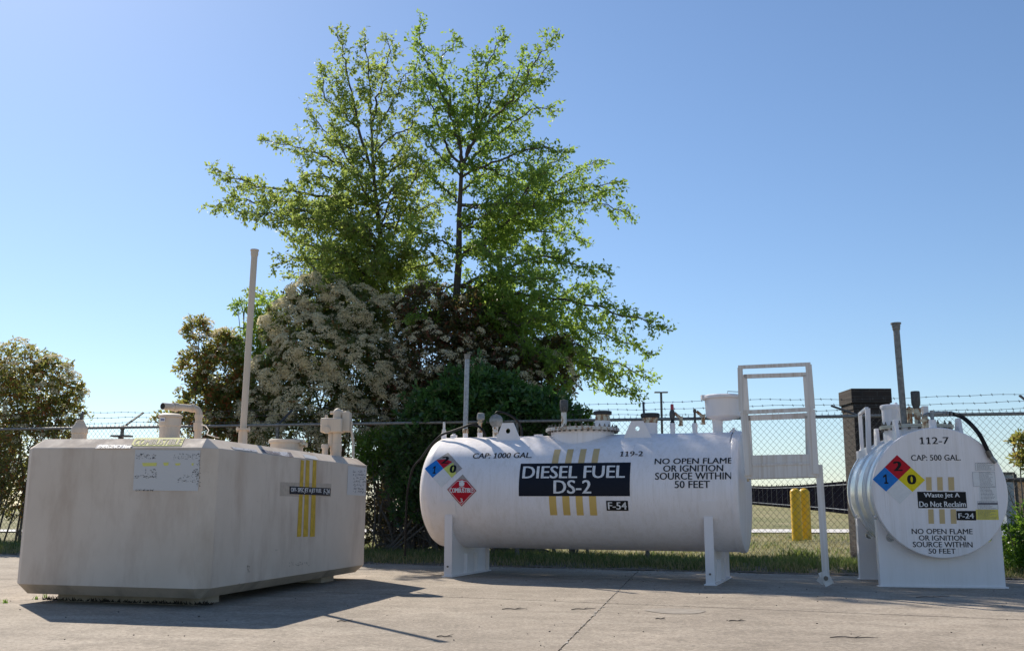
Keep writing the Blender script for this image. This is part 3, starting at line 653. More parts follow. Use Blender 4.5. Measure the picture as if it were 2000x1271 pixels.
# ------------------------------------------------------------------ long diesel tank
T2o = np.array([2.396, 10.90, .917]); T2a = np.array([cos(radians(19)), -sin(radians(19)), -.003]); T2a /= np.linalg.norm(T2a); R2 = .625; L2 = 3.36
diesel = empty('diesel_tank', (T2o[0] - T2a[0] * 1.7, T2o[1] - T2a[1] * 1.7, gz(.8)), 'long white horizontal diesel tank on two saddle legs', 'fuel tank')
c2 = Cyl(T2o, T2a, R2 + .004)
f2, g2 = c2.f, c2.g
def ax(u): return T2o + T2a * u
def sweep(mb, secs, n=96, r_step=None, a0=0., a1=2 * pi, closed=True):
    """secs: (u, radius); radius grows by r_step below the wrap seams"""
    vs = []; fs = []; m = n if closed else n + 1
    for (u, r) in secs:
        for i in range(m):
            th = a0 + (a1 - a0) * i / n; vs.append(ax(u) + r * (cos(th) * f2 + sin(th) * g2))
    for k in range(len(secs) - 1):
        for i in range(n if closed else n): j = (i + 1) % m; fs.append((k * m + i, k * m + j, (k + 1) * m + j, (k + 1) * m + i))
    return mb.add(vs, fs)
mb = MB(); prof = [(-L2 - .16, .001), (-L2 - .158, .15), (-L2 - .148, .30), (-L2 - .125, .43), (-L2 - .09, .52), (-L2 - .045, .585), (-L2 + .0, .615), (-L2 + .05, R2), (-L2 + .06, R2), (-.02, R2)]
sweep(mb, prof); mb.build('shell', M['white'], diesel)
thS = c2.inv(1150, 869)[1] / c2.R
mb = MB(); sweep(mb, [(-L2 + .06, R2 + .0038), (-.0, R2 + .0038)], 90, None, -pi - thS, thS, False)
m_, st = len(mb.v) // 2, 0
sweep(mb, [(0., R2 + .0038), (0., R2 - .004)], 90, None, -pi - thS, thS, False)
for th in (thS, -pi - thS):
    d_ = cos(th) * f2 + sin(th) * g2; mb.add([ax(-L2 + .06) + d_ * (R2 + .0038), ax(0) + d_ * (R2 + .0038), ax(0) + d_ * (R2 - .002), ax(-L2 + .06) + d_ * (R2 - .002)], [(0, 1, 2, 3)])
mb.build('outer_wrap', M['white'], diesel, fix=False)
mb = MB(); sweep(mb, [(-.02, R2 - .01), (.001, R2 + .004), (0.02, R2 + .012), (.055, R2 + .012), (.075, R2 + .004), (.082, R2 - .02), (.088, R2 - .06), (.10, .35), (.104, .001)]); mb.build('end_head', M['white'], diesel)
# saddles: transverse web plate with flanged ends, base plate and wear pad
def saddle(u, w_=.06):
    mb = MB(); c_ = ax(u); z0 = gz(c_[0]) + .012; half = .585; zc = c_[2]
    ztop = zc - .26; ua = T2a * w_ / 2
    poly = []
    poly += [c_ + f2 * half, ]
    P = lambda s_, z: np.array([c_[0] + f2[0] * s_, c_[1] + f2[1] * s_, z])
    pts = [P(half, z0), P(half, ztop)]
    for th in np.linspace(-.43, -pi + .43, 24):
        pts.append(c_ + (R2 + .003) * (cos(th) * f2 + sin(th) * g2))
    pts += [P(-half, ztop), P(-half, z0)]
    mb.prism([p - T2a * .005 for p in pts], T2a * .010)
    for s_ in (half, -half): mb.box(P(s_, (z0 + ztop) / 2), (.09, .012, ztop - z0), np.array([T2a, f2, UP]).T)
    for s_ in (.12, -.2): mb.box(P(s_, z0 + .11), (.09, .01, .22), np.array([T2a, f2, UP]).T)
    mb.box(P(0, z0 - .006), (.125, 2 * half + .05, .012), np.array([T2a, f2, UP]).T)
    o = mb.build('saddle', M['white_flat'], diesel, smooth=False)
    mb = MB(); sweep_pad(mb, u, .09, -.47, -.16); mb.build('wear_pad', M['white_flat'], o)
    MB().cyl(P(half + .006, z0 + .1) , P(half + .018, z0 + .1), .011, None, 6).build('anchor_bolt', M['bolt'], o)
def sweep_pad(mb, u, hw, a0, a1):
    vs = []; fs = []; n = 12
    for (uu, r) in ((u - hw, R2 + .001), (u - hw, R2 + .010), (u + hw, R2 + .010), (u + hw, R2 + .001)):
        for i in range(n + 1): th = a0 + (a1 - a0) * i / n; vs.append(ax(uu) + r * (cos(th) * f2 + sin(th) * g2))
    for k in range(3):
        for i in range(n): a = k * (n + 1) + i; fs.append((a, a + 1, a + n + 2, a + n + 1))
    mb.add(vs, fs)
    for i in (0, n): mb.add([vs[k * (n + 1) + i] for k in range(4)], [(0, 1, 2, 3)])
US = (-3.07, -.235)
for u in US: saddle(u)
# girth seams
for u in (-1.02, -2.2):
    mb = MB(); vs = []; n = 90
    sweep(mb, [(u - .006, R2 + .0035), (u - .003, R2 + .0058), (u + .003, R2 + .0058), (u + .006, R2 + .0035)], 90, None, -pi - thS, thS, False); mb.build('weld_seam', M['white'], diesel, fix=False)
TZ = lambda u: ax(u)[2] + R2 - .02
def ux(x):   # parameter u of the axis point seen at pixel column x
    lo, hi = -4.2, .6
    for _ in range(40):
        m_ = (lo + hi) / 2; p = ax(m_) + UP * R2; d = p - CAMP
        xx = 1000 + F * (d @ _r) / (d @ _fw)
        if xx < x: lo = m_
        else: hi = m_
    return lo
# lugs
def lug(x0, x1, xt0, xt1, yb, yt, hx, hy, s_, name='lifting_lug'):
    u0 = ux((x0 + x1) / 2); c_ = ax(u0) + f2 * s_; zb = ax(u0)[2] + sqrt(R2 ** 2 - s_ ** 2) - .01
    Y = c_[1]; k = Y / F; wb = (x1 - x0) * k * 1.04; wt = (xt1 - xt0) * k * 1.04; H_ = (yb - yt) * k; H_ += .01
    cx = 0
    pts = [(-wb / 2, 0), (wb / 2, 0), (wb / 2 - .002, .012), (wt / 2, H_), (-wt / 2, H_), (-wb / 2 + .002, .012)]
    hr = hx; hz = H_ * hy; n = 20; hole = [(hr * cos(q), hz + hr * sin(q)) for q in np.linspace(0, 2 * pi, n, endpoint=False)]
    bm = bmesh.new(); ov = [bm.verts.new((p[0], p[1], 0)) for p in pts]; hv = [bm.verts.new((p[0], p[1], 0)) for p in hole]
    es = [bm.edges.new((ov[i], ov[(i + 1) % 6])) for i in range(6)] + [bm.edges.new((hv[i], hv[(i + 1) % n])) for i in range(n)]
    bmesh.ops.triangle_fill(bm, use_beauty=True, edges=es, normal=(0, 0, 1)); bm.verts.index_update()
    flat = [v.co.copy() for v in bm.verts]; tr = [tuple(v.index for v in f.verts) for f in bm.faces]; bm.free()
    mb = MB(); base = np.array([c_[0], c_[1], zb]); th_ = .016
    W3 = lambda p, o: base + T2a * p[0] + UP * p[1] + f2 * o
    mb.add([W3(p, th_ / 2) for p in flat], tr); mb.add([W3(p, -th_ / 2) for p in flat], [t[::-1] for t in tr])
    for loop in (pts, hole):
        m_ = len(loop); mb.add([W3(p, th_ / 2) for p in loop] + [W3(p, -th_ / 2) for p in loop], [(i, (i + 1) % m_, m_ + (i + 1) % m_, m_ + i) for i in range(m_)])
    return mb.build(name, M['white_flat'], diesel, fix=False, smooth=False)
lug(982, 1030.5, 995, 1017, 861, 828, .029, .55, .25)
lug(1021, 1057, 1030, 1045, 851, 836, .024, .55, -.25)
lug(1228, 1281, 1241.5, 1264, 854.5, 822.5, .025, .56, .25)
# manway
um = ux(1138); cm = ax(um); zl = A(1138, 836, cm[1] - .36)[2]
mb = MB(); mb.lathe([(.355, 0), (.355, 1)], (cm[0], cm[1], cm[2] + .3), (cm[0], cm[1], zl), 48); mw = mb.build('manway', M['white'], diesel)
mb = MB(); mb.lathe([(.405, 0), (.415, .05), (.415, .47), (.400, .48), (.400, .53), (.413, .54), (.413, .95), (.40, 1)], (cm[0], cm[1], zl - .012), (cm[0], cm[1], zl + .022), 56); mb.build('manway_flange', M['white_rust'], mw)
for i in range(36):
    mb = MB(); q = 2 * pi * (i + .5) / 36; p = np.array([cm[0] + .385 * cos(q), cm[1] + .385 * sin(q), zl]); mb.lathe([(.014, 0), (.014, .22), (.006, .23), (.006, .6), (.013, .61), (.013, .78), (.006, .79), (.006, 1)], p - UP * .03, p + UP * .055, 8); mb.build('flange_bolt', M['bolt'], mw)
ZL = zl + .018
# fittings on the manway lid
Y = cm[1] + .05
stack_('lid_pipe', M['white_rust'], diesel, 1101.5, Y, [(815, 10.5), (805, 10.5)], base=ZL)
stack_('clock_gauge', M['dark_metal'], diesel, 1101.5, Y, [(805, 11), (803, 14), (796, 16), (786, 16), (781, 14), (780, 4)])
stack_('lid_neck', M['white_flat'], diesel, 1177, Y, [(822, 30)], base=ZL) if False else None
mb = MB(); c_ = A(1177, 822, Y); mb.cyl((c_[0], Y, ZL), c_, rpx(31, Y)); mb.build('lid_neck', M['white_flat'], diesel)
stack_('fill_cap', M['cream_rust'], diesel, 1177, Y, [(822, 29), (814, 29), (813, 27), (809, 29)])
stack_('cap_lid', M['black'], diesel, 1177, Y, [(810, 33), (809, 36), (803.5, 36), (802.5, 30)])
def fit(x, prof, mat, name, u_off=0., base=True, par=None, n=24, yo=0.):
    u = ux(x); c_ = ax(u); Y = c_[1] + yo
    return stack_(name, M[mat], par or diesel, x, Y, prof, n, base=TZ(u) if base else None)
o = fit(867, [(847, 10), (845, 10)], 'white_flat', 'small_vent_base'); fit(867.3, [(845, 8), (843, 9), (838, 7), (838, 4.6), (825, 4.4), (824, 3)], 'white_rail', 'small_vent', base=False)
fit(886.5, [(850, 13), (849, 9), (848.5, 6), (846.5, 6)], 'white_flat', 'low_plug')
fit(909, [(851, 9.5), (845, 9.5)], 'white_flat', 'vent_pipe_base'); fit(909.2, [(846, 10), (845, 11), (838, 11), (837, 9.6)], 'cream_rust', 'pipe_coupling', base=False)
Yp = ax(ux(909))[1]; p0, p1 = A(909, 838, Yp), A(912.6, 700, Yp)
MB().cyl(p0, p1, rpx(9.2, Yp), None, 24).build('vent_pipe', M['galv'], diesel)
MB().lathe([(rpx(9.6, Yp), 0), (rpx(11, Yp), .3), (rpx(11, Yp), .8), (rpx(13.5, Yp), .85), (rpx(13.5, Yp), 1)], p1 - UP * .01, A(912.9, 692, Yp), 24).build('pipe_cap', M['galv_dull'], diesel)
fit(937.5, [(851, 10), (845, 10)], 'white_flat', 'vent_base'); fit(937.5, [(846, 9.6), (838, 9.6), (837, 8), (832, 7), (827, 7), (826, 10), (820, 7)], 'cream_rust', 'vent_stem', base=False)
fit(939, [(820, 12), (819, 15), (812, 15), (811, 14), (807, 14), (806, 8)], 'grey_cast', 'vent_cap', base=False)
fit(967.6, [(850, 10), (844, 10), (843.8, 11), (842, 11), (841, 10), (838, 10), (837.5, 11.5), (834, 11.5), (833, 10)], 'white_rust', 'gauge_pipe')
Yg = ax(ux(968))[1]; g_ = A(969, 821.5, Yg)
mb = MB(); mb.lathe([(.05, 0), (.078, .1), (.078, .45), (.07, .5), (.07, .8), (.05, .9), (.02, 1)], g_ + np.array([0, .04, 0]), g_ - np.array([0, .05, 0]), 36); mb.cyl(g_ - np.array([0, .05, 0]), g_ - np.array([0, .062, 0]), .012); mb.cyl(g_ + UP * .07, g_ + UP * .085, .012)
for i in range(6): q = i * pi / 3 + .3; mb.cyl(g_ + np.array([.066 * cos(q), -.035, .066 * sin(q)]), g_ + np.array([.066 * cos(q), -.047, .066 * sin(q)]), .006, None, 6)
mb.build('dial_housing', M['grey_cast'], diesel)
def smoothpath(pts, k=6):
    pts = [np.asarray(p, float) for p in pts]; out = []
    P = [pts[0]] + pts + [pts[-1]]
    for i in range(1, len(P) - 2):
        for j in range(k):
            t = j / k; a, b, c_, d = P[i - 1], P[i], P[i + 1], P[i + 2]
            out.append(.5 * ((2 * b) + (-a + c_) * t + (2 * a - 5 * b + 4 * c_ - d) * t * t + (-a + 3 * b - 3 * c_ + d) * t ** 3))
    return out + [pts[-1]]
Yh = 11.75
MB().tube(smoothpath([A(948, 851, Yh - .1), A(943, 840, Yh - .15), (A(932, 831, Yh - .15)), A(920, 829, Yh - .15), A(904, 834.5, Yh - .1), A(880, 843, Yh), A(861, 850, Yh + .05), A(840, 871, Yh + .15), A(822, 895, Yh + .2), A(806, 916, Yh + .35), A(796, 960, Yh + .5), A(793, 1010, Yh + .6), A(791, 1085, Yh + .7)]), .0135, 10).build('black_hose', M['rubber'], diesel)
MB().tube(smoothpath([A(968, 808, Yg), A(972, 804.5, Yg), A(985, 806, Yg + .05), A(1000, 813, Yg + .1), A(1012, 824, Yg + .15), A(1018, 836, Yg + .2), A(1019, 850, Yg + .2)]), .0135, 10).build('dial_hose', M['rubber'], diesel)
fit(1271, [(845, 26.5), (824, 26.5), (823.5, 28)], 'white_flat', 'fill_neck'); fit(1270, [(826, 28), (825.8, 29), (818, 29), (816, 31)], 'cream_rust', 'fill_collar', base=False)
fit(1270, [(816, 33), (813.5, 37.5), (808.5, 37.5), (807, 33)], 'black', 'fill_cap', base=False)
def valve(x, ys, red):
    Yv = ax(ux(x))[1]
    fit(x, [(846, 9.6), (837, 9.6), (836.6, 10.6), (828, 10.6), (826, 9)], 'white_flat', 'valve_base')
    if red:
        fit(x - .5, [(827, 8), (824, 9), (821, 6), (817.5, 6)], 'black', 'valve_neck', base=False)
        fit(x - .8, [(818, 8), (812, 11), (806, 11), (800, 7)], 'dark_metal', 'valve_body', base=False)
        fit(x - 1.2, [(800, 6.4), (793, 6.4), (790, 6), (789, 5)], 'red_cap', 'red_valve_cap', base=False)
    else:
        fit(x, [(827, 7), (823, 4.6), (806, 4.6), (804, 6.4), (800, 6.4), (798.5, 4)], 'dark_metal', 'valve_neck', base=False)
    x0, y0 = (x + 3, 806) if red else (x + 3, 803)
    MB().tube([A(x0, y0, Yv), A(x + 15, y0 + 10, Yv), ], .017, 12).build('valve_arm', M['cream_rust'], diesel)
    MB().tube([A(x + 16, y0 + 7, Yv), A(x + 16, y0 + 23, Yv)], .020, 12).build('valve_outlet', M['cream_rust'], diesel)
    MB().cyl(A(x + 15.5, y0 + 23, Yv), A(x + 15.5, y0 + 25.5, Yv), .028, None, 14).build('outlet_rim', M['cream_rust'], diesel)
valve(1314, 0, True); valve(1357.5, 0, False)
Yb = ax(ux(1403))[1]; fit(1402, [(840, 19.5), (835, 19.5), (834.6, 21), (834, 21), (833, 19), (821, 21), (815, 24)], 'white_flat', 'bucket_neck')
bk = stack_('spill_bucket', M['white_flat'], diesel, 1413, Yb, [(820.5, 30), (815.5, 62), (813, 66), (779, 70), (777.8, 70)], 40)
stack_('bucket_lid', M['white_flat'], bk, 1411, Yb, [(780, 76), (778, 80), (774, 79), (772, 70), (770.8, 10)], 40)
MB().box(A(1373, 776, Yb - .02), (.04, .06, .05)).build('lid_hinge', M['white_flat'], bk)
MB().tube([A(1420, 772, Yb), A(1421, 764, Yb), A(1445, 765, Yb), A(1446, 773, Yb)], .004, 6).build('lid_handle', M['galv_dull'], bk)
fit(1433, [(842, 17), (840, 12), (838, 5), (835, 5)], 'white_flat', 'rear_plug', yo=.2)

# decals on the diesel tank
def txt(name, surf, s, box, parent, mat='ink', off=.0035, bold=.012, shear=0.):
    mb = MB(); text(mb, surf, s, rect(surf, *box), off, bold, shear); return mb.build(name, M[mat], parent, fix=False, smooth=False)
txt('capacity_lettering', c2, 'CAP: 1000 GAL.', (924, 884.3, 1039, 894.6), diesel, bold=.015)
txt('number_lettering', c2, '119-2', (1211.5, 881.2, 1256, 890.8), diesel, bold=.015)
mb = MB()
for s_, b_ in (('NO OPEN FLAME', (1278.8, 894.5, 1430.4, 905.6)), ('OR IGNITION', (1295.4, 908, 1412.6, 920.5)), ('SOURCE WITHIN', (1279.5, 922.3, 1429.3, 936)), ('50 FEET', (1317.6, 938.5, 1386.8, 952.6))):
    text(mb, c2, s_, rect(c2, *b_), .0035, .014)
mb.build('warning_lettering', M['ink'], diesel, fix=False, smooth=False)
ur = [(890, 935), (975, 1020), (1060, 1104), (1145, 1190)]
v1 = c2.inv(1110, 877)[1]; v0 = c2.inv(1110, 1005.5)[1]; vm0 = c2.inv(1110, 968)[1]; vm1 = c2.inv(1110, 904.5)[1]
for a, b in ur:
    xa, xb = 800 + a / 3.26 + .3, 800 + b / 3.26 + .3; ua, ub = c2.inv(xa, 990)[0], c2.inv(xb, 990)[0]
    mb = MB(); mb.mi = 0; quadmesh(mb, c2, [(ua, v0), (ub, v0), (ub, vm0 + .01), (ua, vm0 + .01)], .0018); mb.build('gold_stripe', M['gold'], diesel, fix=False); mb = MB(); quadmesh(mb, c2, [(ua + .012, vm1 - .01), (ub + .004, vm1 - .01), (ub + .004, v1), (ua + .012, v1)], .0018)
    mb.build('gold_stripe', M['gold_pale'], diesel, fix=False)
sg = label_obj('fuel_sign', c2, rect(c2, 1014, 904, 1230.2, 968.3), M['navy'], diesel, .0032)
mb = MB(); text(mb, c2, 'DIESEL FUEL', rect(c2, 1021, 909.5, 1221, 933.5), .0046, .022); text(mb, c2, 'DS-2', rect(c2, 1081, 937.2, 1155, 963.4), .0046, .022); mb.build('lettering', M['letter'], sg, fix=False, smooth=False)
sg = label_obj('code_sign', c2, rect(c2, 1184.4, 977.2, 1227, 996.6), M['blacklab'], diesel, .0032)
mb = MB(); text(mb, c2, 'F-54', rect(c2, 1187.5, 979.8, 1224.3, 994), .0046, .022); mb.build('lettering', M['letter'], sg, fix=False, smooth=False)
# hazard diamond: blue left, red top, yellow right, white bottom
def diamond(surf, top, left, right, bottom, parent, nums, off, worn=False, label=None):
    T, L, R_, B = [surf.inv(*p) for p in (top, left, right, bottom)]; Cc = (T + L + R_ + B) / 4
    mTL, mTR, mBL, mBR = (T + L) / 2, (T + R_) / 2, (B + L) / 2, (B + R_) / 2
    if worn: mats = [M['tanback'], M['blue'], M['red'], M['yellow_pale'], M['sticker']]
    else: mats = [M['sticker'], M['blue'], M['red'], M['yellow_dia'], M['sticker']]
    mb = MB(); mb.mi = 0; quadmesh(mb, surf, [B, R_, T, L], off - .0008)
    mb.mi = 1; quadmesh(mb, surf, [mBL, Cc, mTL, L], off)
    mb.mi = 2
    if worn: quadmesh(mb, surf, [Cc, Cc + (mTR - Cc) * .78, Cc + (T - Cc) * .55, mTL + (T - mTL) * .02], off)
    else: quadmesh(mb, surf, [Cc, mTR, T, mTL], off)
    mb.mi = 3
    if worn: quadmesh(mb, surf, [mBR, mBR + (R_ - mBR) * .42, Cc + (mTR - Cc) * .80 + (R_ - mTR) * .14, Cc], off)
    else: quadmesh(mb, surf, [mBR, R_, mTR, Cc], off)
    mb.mi = 4; quadmesh(mb, surf, [B, mBR, Cc, mBL], off)
    o = mb.build('hazard_diamond', mats, parent, fix=False, smooth=False, label=label)
    mb = MB()
    for s_, b_ in nums: text(mb, surf, s_, rect(surf, *b_), off + .0013, .055)
    mb.build('lettering', M['blacklab'], o, fix=False, smooth=False)
diamond(c2, (875.2, 883.6), (829.5, 915), (903, 914.5), (862.5, 951.8), diesel, [('2', (862.5, 891.5, 877.5, 905)), ('1', (844, 910, 852, 924.5)), ('0', (878.5, 908, 891.5, 923))], .003, True, 'peeling hazard diamond with faded corners')
T, L, R_, B = [c2.inv(*p) for p in ((904, 926), (873.2, 955.4), (931, 958), (901.8, 988.6))]; Cc = (T + B + L + R_) / 4
mb = MB(); mb.mi = 0; quadmesh(mb, c2, [B, R_, T, L], .003)
def shr(k): return [Cc + (q - Cc) * k for q in (B, R_, T, L)]
def clipT(q4, f):   # worn round top
    b, r, t, l = q4; m1 = r + (t - r) * .62; m2 = l + (t - l) * .62; tt_ = Cc + (t - Cc) * f; return [b, r, m1, tt_, m2, l]
mb.mi = 1; polymesh(mb, c2, clipT(shr(.96), .72), .0038); mb.mi = 2; polymesh(mb, c2, clipT(shr(.90), .68), .0044); mb.mi = 1; polymesh(mb, c2, clipT(shr(.86), .64), .0050)
o = mb.build('placard', [M['tanback'], M['red'], M['letter']], diesel, fix=False, smooth=False, label='red combustible placard worn at its top corner')
mb = MB(); text(mb, c2, 'COMBUSTIBLE', rect(c2, 878.5, 952.6, 925, 961.5), .0062, .03); text(mb, c2, '3', rect(c2, 899, 972.5, 904, 980.5), .0062, .03)
fu, fv = c2.inv(902.2, 944); s_ = .040
fl = [(-.9, -.55), (-.35, -.75), (.35, -.75), (.9, -.5), (1., .1), (.72, .55), (.6, .2), (.42, .9), (.2, .5), (.05, 1.25), (-.2, .55), (-.45, .95), (-.5, .35), (-.85, .7), (-1., .1)]
polymesh(mb, c2, [(fu + x * s_ * .8, fv + y * s_) for x, y in fl], .0062); polymesh(mb, c2, [(fu - s_ * .8, fv - s_ * 1.05), (fu + s_ * .8, fv - s_ * 1.05), (fu + s_ * .8, fv - s_ * .92), (fu - s_ * .8, fv - s_ * .92)], .0062)
mb.build('lettering', M['letter'], o, fix=False, smooth=False)

# ------------------------------------------------------------------ step platform with guard frame at the tank end
plat = empty('access_platform', (2.75, 10.5, gz(2.7)), 'white steel access platform with guard frames beside the diesel tank', 'platform')
def PL(x, y, back=0.):
    # plane parallel to the tank axis in front of its end
    o_ = ax(.02) + f2 * .63 - f2 * back; d = ray(x, y); t = ((o_ - CAMP) @ f2) / (d @ f2); return CAMP + d * t
def flatbar(mb, a, b, w=.055, t=.012): return mb.bar(a, b, w, t, T2a)
def hbar(mb, a, b, w=.04, t=.012): return mb.bar(a, b, w, t, UP)
mb = MB(); flatbar(mb, PL(1448, 803), PL(1445.5, 718), .05, .03); hbar(mb, PL(1442, 717), PL(1583, 711), .034, .034); flatbar(mb, PL(1586, 798), PL(1579, 712), .06, .03)
mb.build('front_guard_frame', M['white_rail'], plat, smooth=False)
bx = .30
mb = MB(); q = [PL(1460, 800, 0), PL(1457, 727, 0)]
def PB(x, y): return PL(x, y, bx)
flatbar(mb, PB(1458, 805), PB(1453, 732), .06, .03); hbar(mb, PB(1453, 735), PB(1577, 731), .042, .03); flatbar(mb, PB(1578, 800), PB(1573, 732), .05, .03)
mb.build('back_guard_frame', M['white_rail'], plat, smooth=False)
mb = MB()
flatbar(mb, PL(1463, 928), PL(1453, 804), .07, .035); flatbar(mb, PL(1592, 925), PL(1584, 800), .075, .035)
hbar(mb, PL(1448, 805), PL(1589, 799), .038, .04)
mb.build('lower_frame', M['white_rail'], plat, smooth=False)
mb = MB(); hbar(mb, PB(1461, 816), PB(1583, 811), .055, .03); flatbar(mb, PB(1464, 900), PB(1459, 812), .07, .03); flatbar(mb, PB(1580, 895), PB(1578, 812), .06, .03); mb.build('rear_lower_frame', M['white_rail'], plat, smooth=False)
a, b, c_, d = PL(1453.5, 931), PL(1600, 927), PL(1597, 886), PL(1456, 889)
mb = MB(); mb.prism([a, b, c_, d], -f2 * .02); mb.build('kick_plate', M['white_rail'], plat, smooth=False)
mb = MB(); mb.prism([PL(1462, 910) + f2 * .004, PL(1590, 906) + f2 * .004, PL(1590, 902) + f2 * .004, PL(1462, 906) + f2 * .004], f2 * .005); mb.build('plate_rib', M['white_rail'], plat, smooth=False)
a, b = PL(1456, 930), PL(1598, 926); mb = MB(); mb.prism([a - UP * .004, b - UP * .004, b - f2 * bx - UP * .004, a - f2 * bx - UP * .004], (0, 0, -.02)); mb.build('deck', M['white_rail'], plat, smooth=False)
mb = MB(); lt, lb_ = PL(1605.5, 907, .04), PL(1613.5, 1128, .04); lt = np.array([lb_[0] - .012, lb_[1], lt[2]]); mb.bar(lt, lb_, .066, .05, T2a); mb.build('leg', M['white_rail'], plat, smooth=False)
mb = MB(); fp = PL(1613.5, 1128, .02); R45 = np.array(Matrix.Rotation(radians(28), 3, Vector(tuple(f2)))) @ np.array([T2a, f2, UP]).T
mb.box(fp + np.array([.0, 0, -.0]) + f2 * .03, (.085, .012, .14), R45); mb.build('foot_plate', M['white_rail'], plat, smooth=False)
R46 = np.array(Matrix.Rotation(radians(-35), 3, Vector(tuple(f2)))) @ np.array([T2a, f2, UP]).T
mb = MB(); mb.box(fp - T2a * .03 - f2 * .03, (.07, .012, .12), R46); mb.build('foot_plate', M['white_rail'], plat, smooth=False)
MB().cyl(fp + f2 * .036, fp + f2 * .05, .022, None, 8).build('foot_bolt', M['bolt'], plat)
MB().box(PL(1461, 935, .05), (.02, .02, .05)).build('bracket_bolt', M['cream_rust'], plat)

# ------------------------------------------------------------------ short waste fuel tank
T3c = np.array([4.26, 10.234, .90]); psi = radians(8.3); E3 = np.array([cos(psi), -sin(psi), 0]); A3 = np.array([sin(psi), cos(psi), 0]); R3 = .644; L3 = 1.42
waste = empty('waste_fuel_tank', (T3c[0] + A3[0] * .7, T3c[1] + A3[1] * .7, gz(4.3)), 'short white waste fuel tank seen from its round end', 'fuel tank')
def ax3(s_): return T3c + A3 * s_
def sweep3(mb, secs, n=96):
    vs = []; fs = []
    for (u, r) in secs:
        for i in range(n): th = 2 * pi * i / n; vs.append(ax3(u) + r * (cos(th) * E3 + sin(th) * UP))
    for k in range(len(secs) - 1):
        for i in range(n): j = (i + 1) % n; fs.append((k * n + i, k * n + j, (k + 1) * n + j, (k + 1) * n + i))
    return mb.add(vs, fs)
mb = MB(); n = 120; vs = [ax3(.0)] + [ax3(.0 if r < .9 else .0) + R3 * r * (cos(2 * pi * i / n) * E3 + sin(2 * pi * i / n) * UP) for r in (.985,) for i in range(n)]
mb.add(vs, [(0, 1 + i, 1 + (i + 1) % n) for i in range(n)]); sweep3(mb, [(0, R3 * .985), (.003, R3 * .994), (.010, R3), (.03, R3), (.034, R3 - .012)], n)
mb.build('front_head', M['white'], waste)
secs = [(.034, R3 - .014), (.07, R3 - .014)]
for c_ in (.10, .17, .42, .50, .58, .92, 1.0): secs += [(c_ - .025, R3 - .014), (c_ - .015, R3 - .004), (c_ + .003, R3 - .004), (c_ + .013, R3 - .014)]
secs += [(L3 - .05, R3 - .014), (L3 - .045, R3), (L3, R3), (L3 + .02, R3 - .05), (L3 + .03, .001)]
mb = MB(); sweep3(mb, secs); mb.build('ribbed_shell', paint('glossy_white_wrap', (.78, .79, .78), .18, (.6, .56, .48), .3, .3), waste)
for s_ in (.13, 1.15):
    p = ax3(s_) - E3 * (R3 + .0) * cos(.38) - UP * R3 * sin(.38); MB().cyl(p, p - E3 * .02 - UP * .008, .012, None, 10).build('band_stud', M['white_flat'], waste)
def saddle3(s_):
    mb = MB(); c_ = ax3(s_); hw = .585; z0 = gz(c_[0] - .5); n = 40
    zt = T3c[2] - .25; r = R3 - .012
    pts = [(-hw, z0 - T3c[2]), (hw, z0 - T3c[2] - .01), (hw, -.27)]
    a0 = -.43; pts += [(r * cos(q), r * sin(q)) for q in np.linspace(a0, -pi - a0, n)]; pts += [(-hw, -.27)]
    bm = bmesh.new(); ov = [bm.verts.new((p[0], p[1], 0)) for p in pts]; es = [bm.edges.new((ov[i], ov[(i + 1) % len(ov)])) for i in range(len(ov))]; loops = [pts]
    for hx in (-.47, .46):
        hole = [(hx + .042 * cos(q), -.45 + .042 * sin(q)) for q in np.linspace(0, 2 * pi, 24, endpoint=False)]; hv = [bm.verts.new((p[0], p[1], 0)) for p in hole]; es += [bm.edges.new((hv[i], hv[(i + 1) % 24])) for i in range(24)]; loops.append(hole)
    bmesh.ops.triangle_fill(bm, use_beauty=True, edges=es, normal=(0, 0, 1)); bm.verts.index_update()
    flat = [v.co.copy() for v in bm.verts]; tr = [tuple(v.index for v in f.verts) for f in bm.faces]; bm.free(); t_ = .012
    W3 = lambda p, o: c_ + E3 * p[0] + UP * p[1] + A3 * o
    mb.add([W3(p, 0) for p in flat], [t[::-1] for t in tr]); mb.add([W3(p, t_) for p in flat], tr)
    for lp in loops: m_ = len(lp); mb.add([W3(p, 0) for p in lp] + [W3(p, t_) for p in lp], [(i, (i + 1) % m_, m_ + (i + 1) % m_, m_ + i) for i in range(m_)])
    o = mb.build('saddle_plate', M['white_flat'], waste, smooth=False)
    for s2 in (-1, 1): mb = MB(); mb.prism([W3((s2 * hw, z0 - T3c[2]), -.0), W3((s2 * (hw + .008), z0 - T3c[2]), 0), W3((s2 * (hw + .008), -.27), 0), W3((s2 * hw, -.27), 0)], A3 * .1); mb.build('edge_flange', M['white_flat'], o, smooth=False)
    mb = MB(); mb.box(W3((0, z0 - T3c[2] + .003), .03), (2 * hw + .06, .1, .014), np.array([E3, A3, UP]).T); mb.build('base_plate', M['white_flat'], o, smooth=False)
saddle3(.14); saddle3(1.2)
face = Plane(T3c, E3, UP)
S5 = lambda x, y: (1680 + x / 5.525, 870 + y / 5.525)
def box5(x0, y0, x1, y1): return (*S5(x0, y0), *S5(x1, y1))
diamond(face, S5(397, 100), S5(133, 362), S5(700, 370), S5(428, 628), waste, [('2', box5(355, 168, 455, 272)), ('1', box5(240, 308, 302, 410)), ('0', box5(505, 312, 605, 416))], .0022, False, 'hazard diamond with blue, red and yellow squares')
def crop5(x0, y0, x1, y1): return (1600 + x0 / 2.8875, 740 + y0 / 2.8875, 1600 + x1 / 2.8875, 740 + y1 / 2.8875)
txt('number_lettering', face, '112-7', crop5(567, 327, 731, 366), waste, off=.002, bold=.014)
